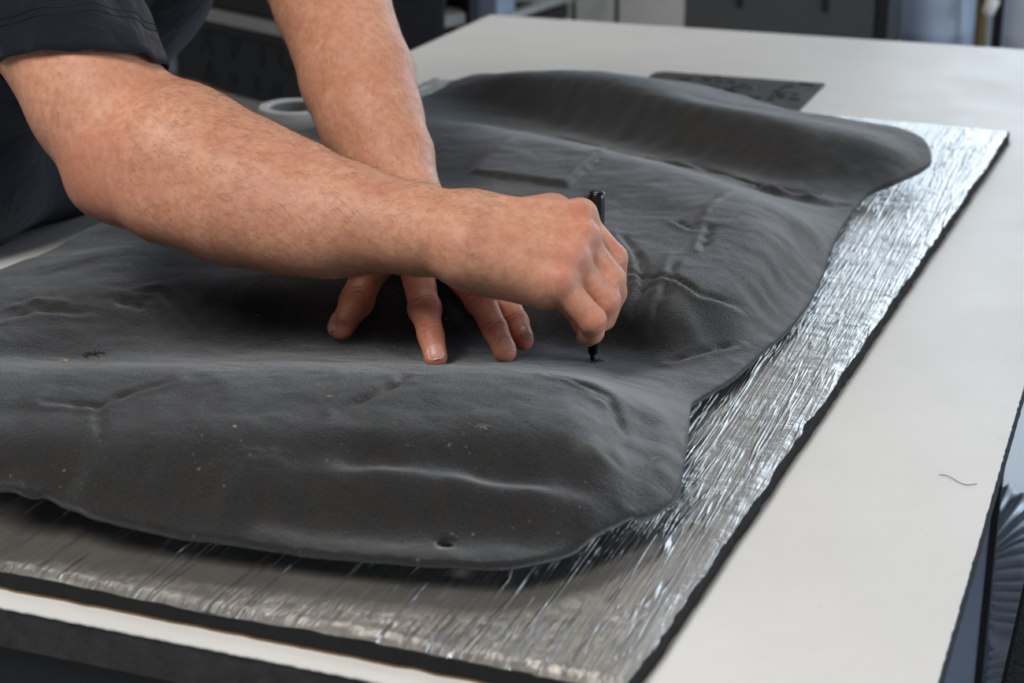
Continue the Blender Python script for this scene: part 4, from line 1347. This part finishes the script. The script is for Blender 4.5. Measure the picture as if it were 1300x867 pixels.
lock = tag(empty('locker', (-1.22, 4.4, 0)), 'light grey metal locker with narrow doors behind the table', 'locker')
lbox('locker_body', (-.34, -.18, 0), (.36, .2, 1.8), M['panel'], lock, .004)
for a, b in ((-.335, -.190), (-.178, -.080), (-.068, .350)):
    dr = lbox('door', (a, -.2, .06), (b, -.182, 1.77), M['panel'], lock, .003)
    lbox('handle', (b - .03, -.212, 1.0), (b - .018, -.2, 1.1), M['steel'], dr, .002)
lbox('door_gap', (-.335, -.1815, .05), (.350, -.1802, 1.78), M['black'], lock)

cab = tag(empty('charcoal_cabinet', (-.695, 3.5, 0)), 'charcoal cabinet with two black slot grips behind the table', 'cabinet')
lbox('cabinet_body', (-.19, -.19, 0), (.168, -.04, 1.05), M['cabinet'], cab, .004)
lbox('edge_profile', (.169, -.20, 0), (.192, -.04, 1.06), M['black'], cab, .002)
lbox('front_panel', (-.188, -.2, .02), (.166, -.191, 1.03), M['cabinet'], cab, .002)
for x in (-.082, .077):
    lbox('slot_grip', (x - .006, -.2035, .809), (x + .006, -.1995, .90), M['black'], cab, .001)

trol = tag(empty('steel_trolley', (-.36, 3.75, 0)), 'low steel trolley behind the right end of the table', 'trolley')
lbox('deck', (-.22, -.2, .56), (.40, .2, .60), M['silver'], trol, .003)
for x in (-.2, .35):
    for y in (-.18, .14):
        lbox('leg', (x, y, 0), (x + .04, y + .04, .56), M['steel'], trol)
CAN = [(-.47, 3.70, .085, 'dull blue plastic canister next to the charcoal cabinet', M['blue']), (-.275, 3.70, .062, 'pale plastic canister at the right picture edge behind the table', M['pale'])]
for x, y, r, lab, mm in CAN:
    e = tag(empty('plastic_canister', (x, y, .60)), lab, 'canister', 'canisters on the trolley')
    lathe('canister_body', [(0, 0), (r * .95, 0), (r, .01), (r, .115), (r * 1.02, .12), (r, .125), (r, .27), (r * .8, .30), (r * .35, .32), (r * .35, .34), (0, .34)], mm, e, 32)
    lathe('screw_cap', [(0, .375), (r * .4, .37), (r * .42, .335), (0, .335)], M['white'], e, 24)
    lathe('base_ring', [(r * 1.01, .0), (r * 1.05, .004), (r * 1.05, .05), (r * 1.01, .054)], M['steel'], e, 32)
post = tag(empty('brass_pole', (-.372, 3.62, .60)), 'brass coloured pole with a white knob between the canisters', 'pole')
tube('pole_shaft', [(-.372, 3.62, .60), (-.376, 3.62, 1.15)], .0115, M['brass'], post, 20)
tube('knob', [(-.362, 3.60, .770), (-.360, 3.60, .775), (-.350, 3.60, .80), (-.348, 3.60, .804)], [.006, .012, .012, .006], M['white'], post, 16)
tube('backing_bar', [(-.345, 3.66, .60), (-.345, 3.66, 1.1)], .010, M['black'], post, 16)

# ------------------------------------------------------------------ under the right side of the table
def hose(name, path, rad, pitch, amp, mat, label):
    P = catmull(path, 40)
    L = [0]
    for a, b in zip(P[:-1], P[1:]):
        L.append(L[-1] + (b - a).length)
    n = int(L[-1] / pitch * 6)
    pts, rr = [], []
    j = 0
    for i in range(n + 1):
        s = L[-1] * i / n
        while j < len(L) - 2 and L[j + 1] < s:
            j += 1
        pts.append(P[j].lerp(P[j + 1], (s - L[j]) / max(1e-9, L[j + 1] - L[j])))
        rr.append(rad + amp * math.sin(2 * math.pi * s / pitch))
    e = tag(empty(name, tuple(pts[0])), label, 'hose')
    tube('hose_wall', pts, rr, mat, e, 40)
hose('duct_hose', [(-0.030, 1.02, .02), (-0.0606, 1.5172, 0.4933), (-0.0654, 1.5466, 0.5587), (-0.0724, 1.5674, 0.6039), (-0.0839, 1.5834, 0.6267), (-0.1073, 1.5913, 0.6402), (-0.1379, 1.5901, 0.6372), (-0.1887, 1.5801, 0.6017)], .036, .0095, .0030, M['duct'],
     'ribbed silver duct hose bending down beside the table edge')
hose('thin_hose', [(-0.1696, 1.6064, 0.5927), (-0.1358, 1.6060, 0.5887), (-0.1132, 1.5958, 0.5701), (-0.1049, 1.5866, 0.5385), (-0.1061, 1.5724, 0.5034), (-0.1077, 1.5554, 0.4613), (-0.16, 1.45, .02)], .0145, .0045, .0012, M['duct'],
     'thin ribbed hose hanging inside the bend of the duct hose')
brd = tag(empty('leaning_board', (-.111, 1.465, 0)), 'pale blue board standing under the right table edge', 'board')
lbox('board_face', (-.055, -.006, 0), (.006, .006, .76), M['blue'], brd, .002)
lbox('board_edge', (.006, -.008, 0), (.012, .008, .762), M['steel'], brd, .001)
sb = tag(empty('side_bench', (.25, 0.95, 0)), 'weathered dark grey bench beside the right table edge', 'bench')
b0 = (-0.0620, 1.0877, 0.7600)[0]
for i in range(2):
    w = .05
    lbox('plank', (b0 - .25 + i * (w + .004), -.7, .735), (b0 - .25 + i * (w + .004) + w, .85, .76), M['core'], sb, .003)
for y in (-.6, .7):
    lbox('leg', (b0 - .225, y, 0), (b0 - .175, y + .05, .735), M['steel'], sb)
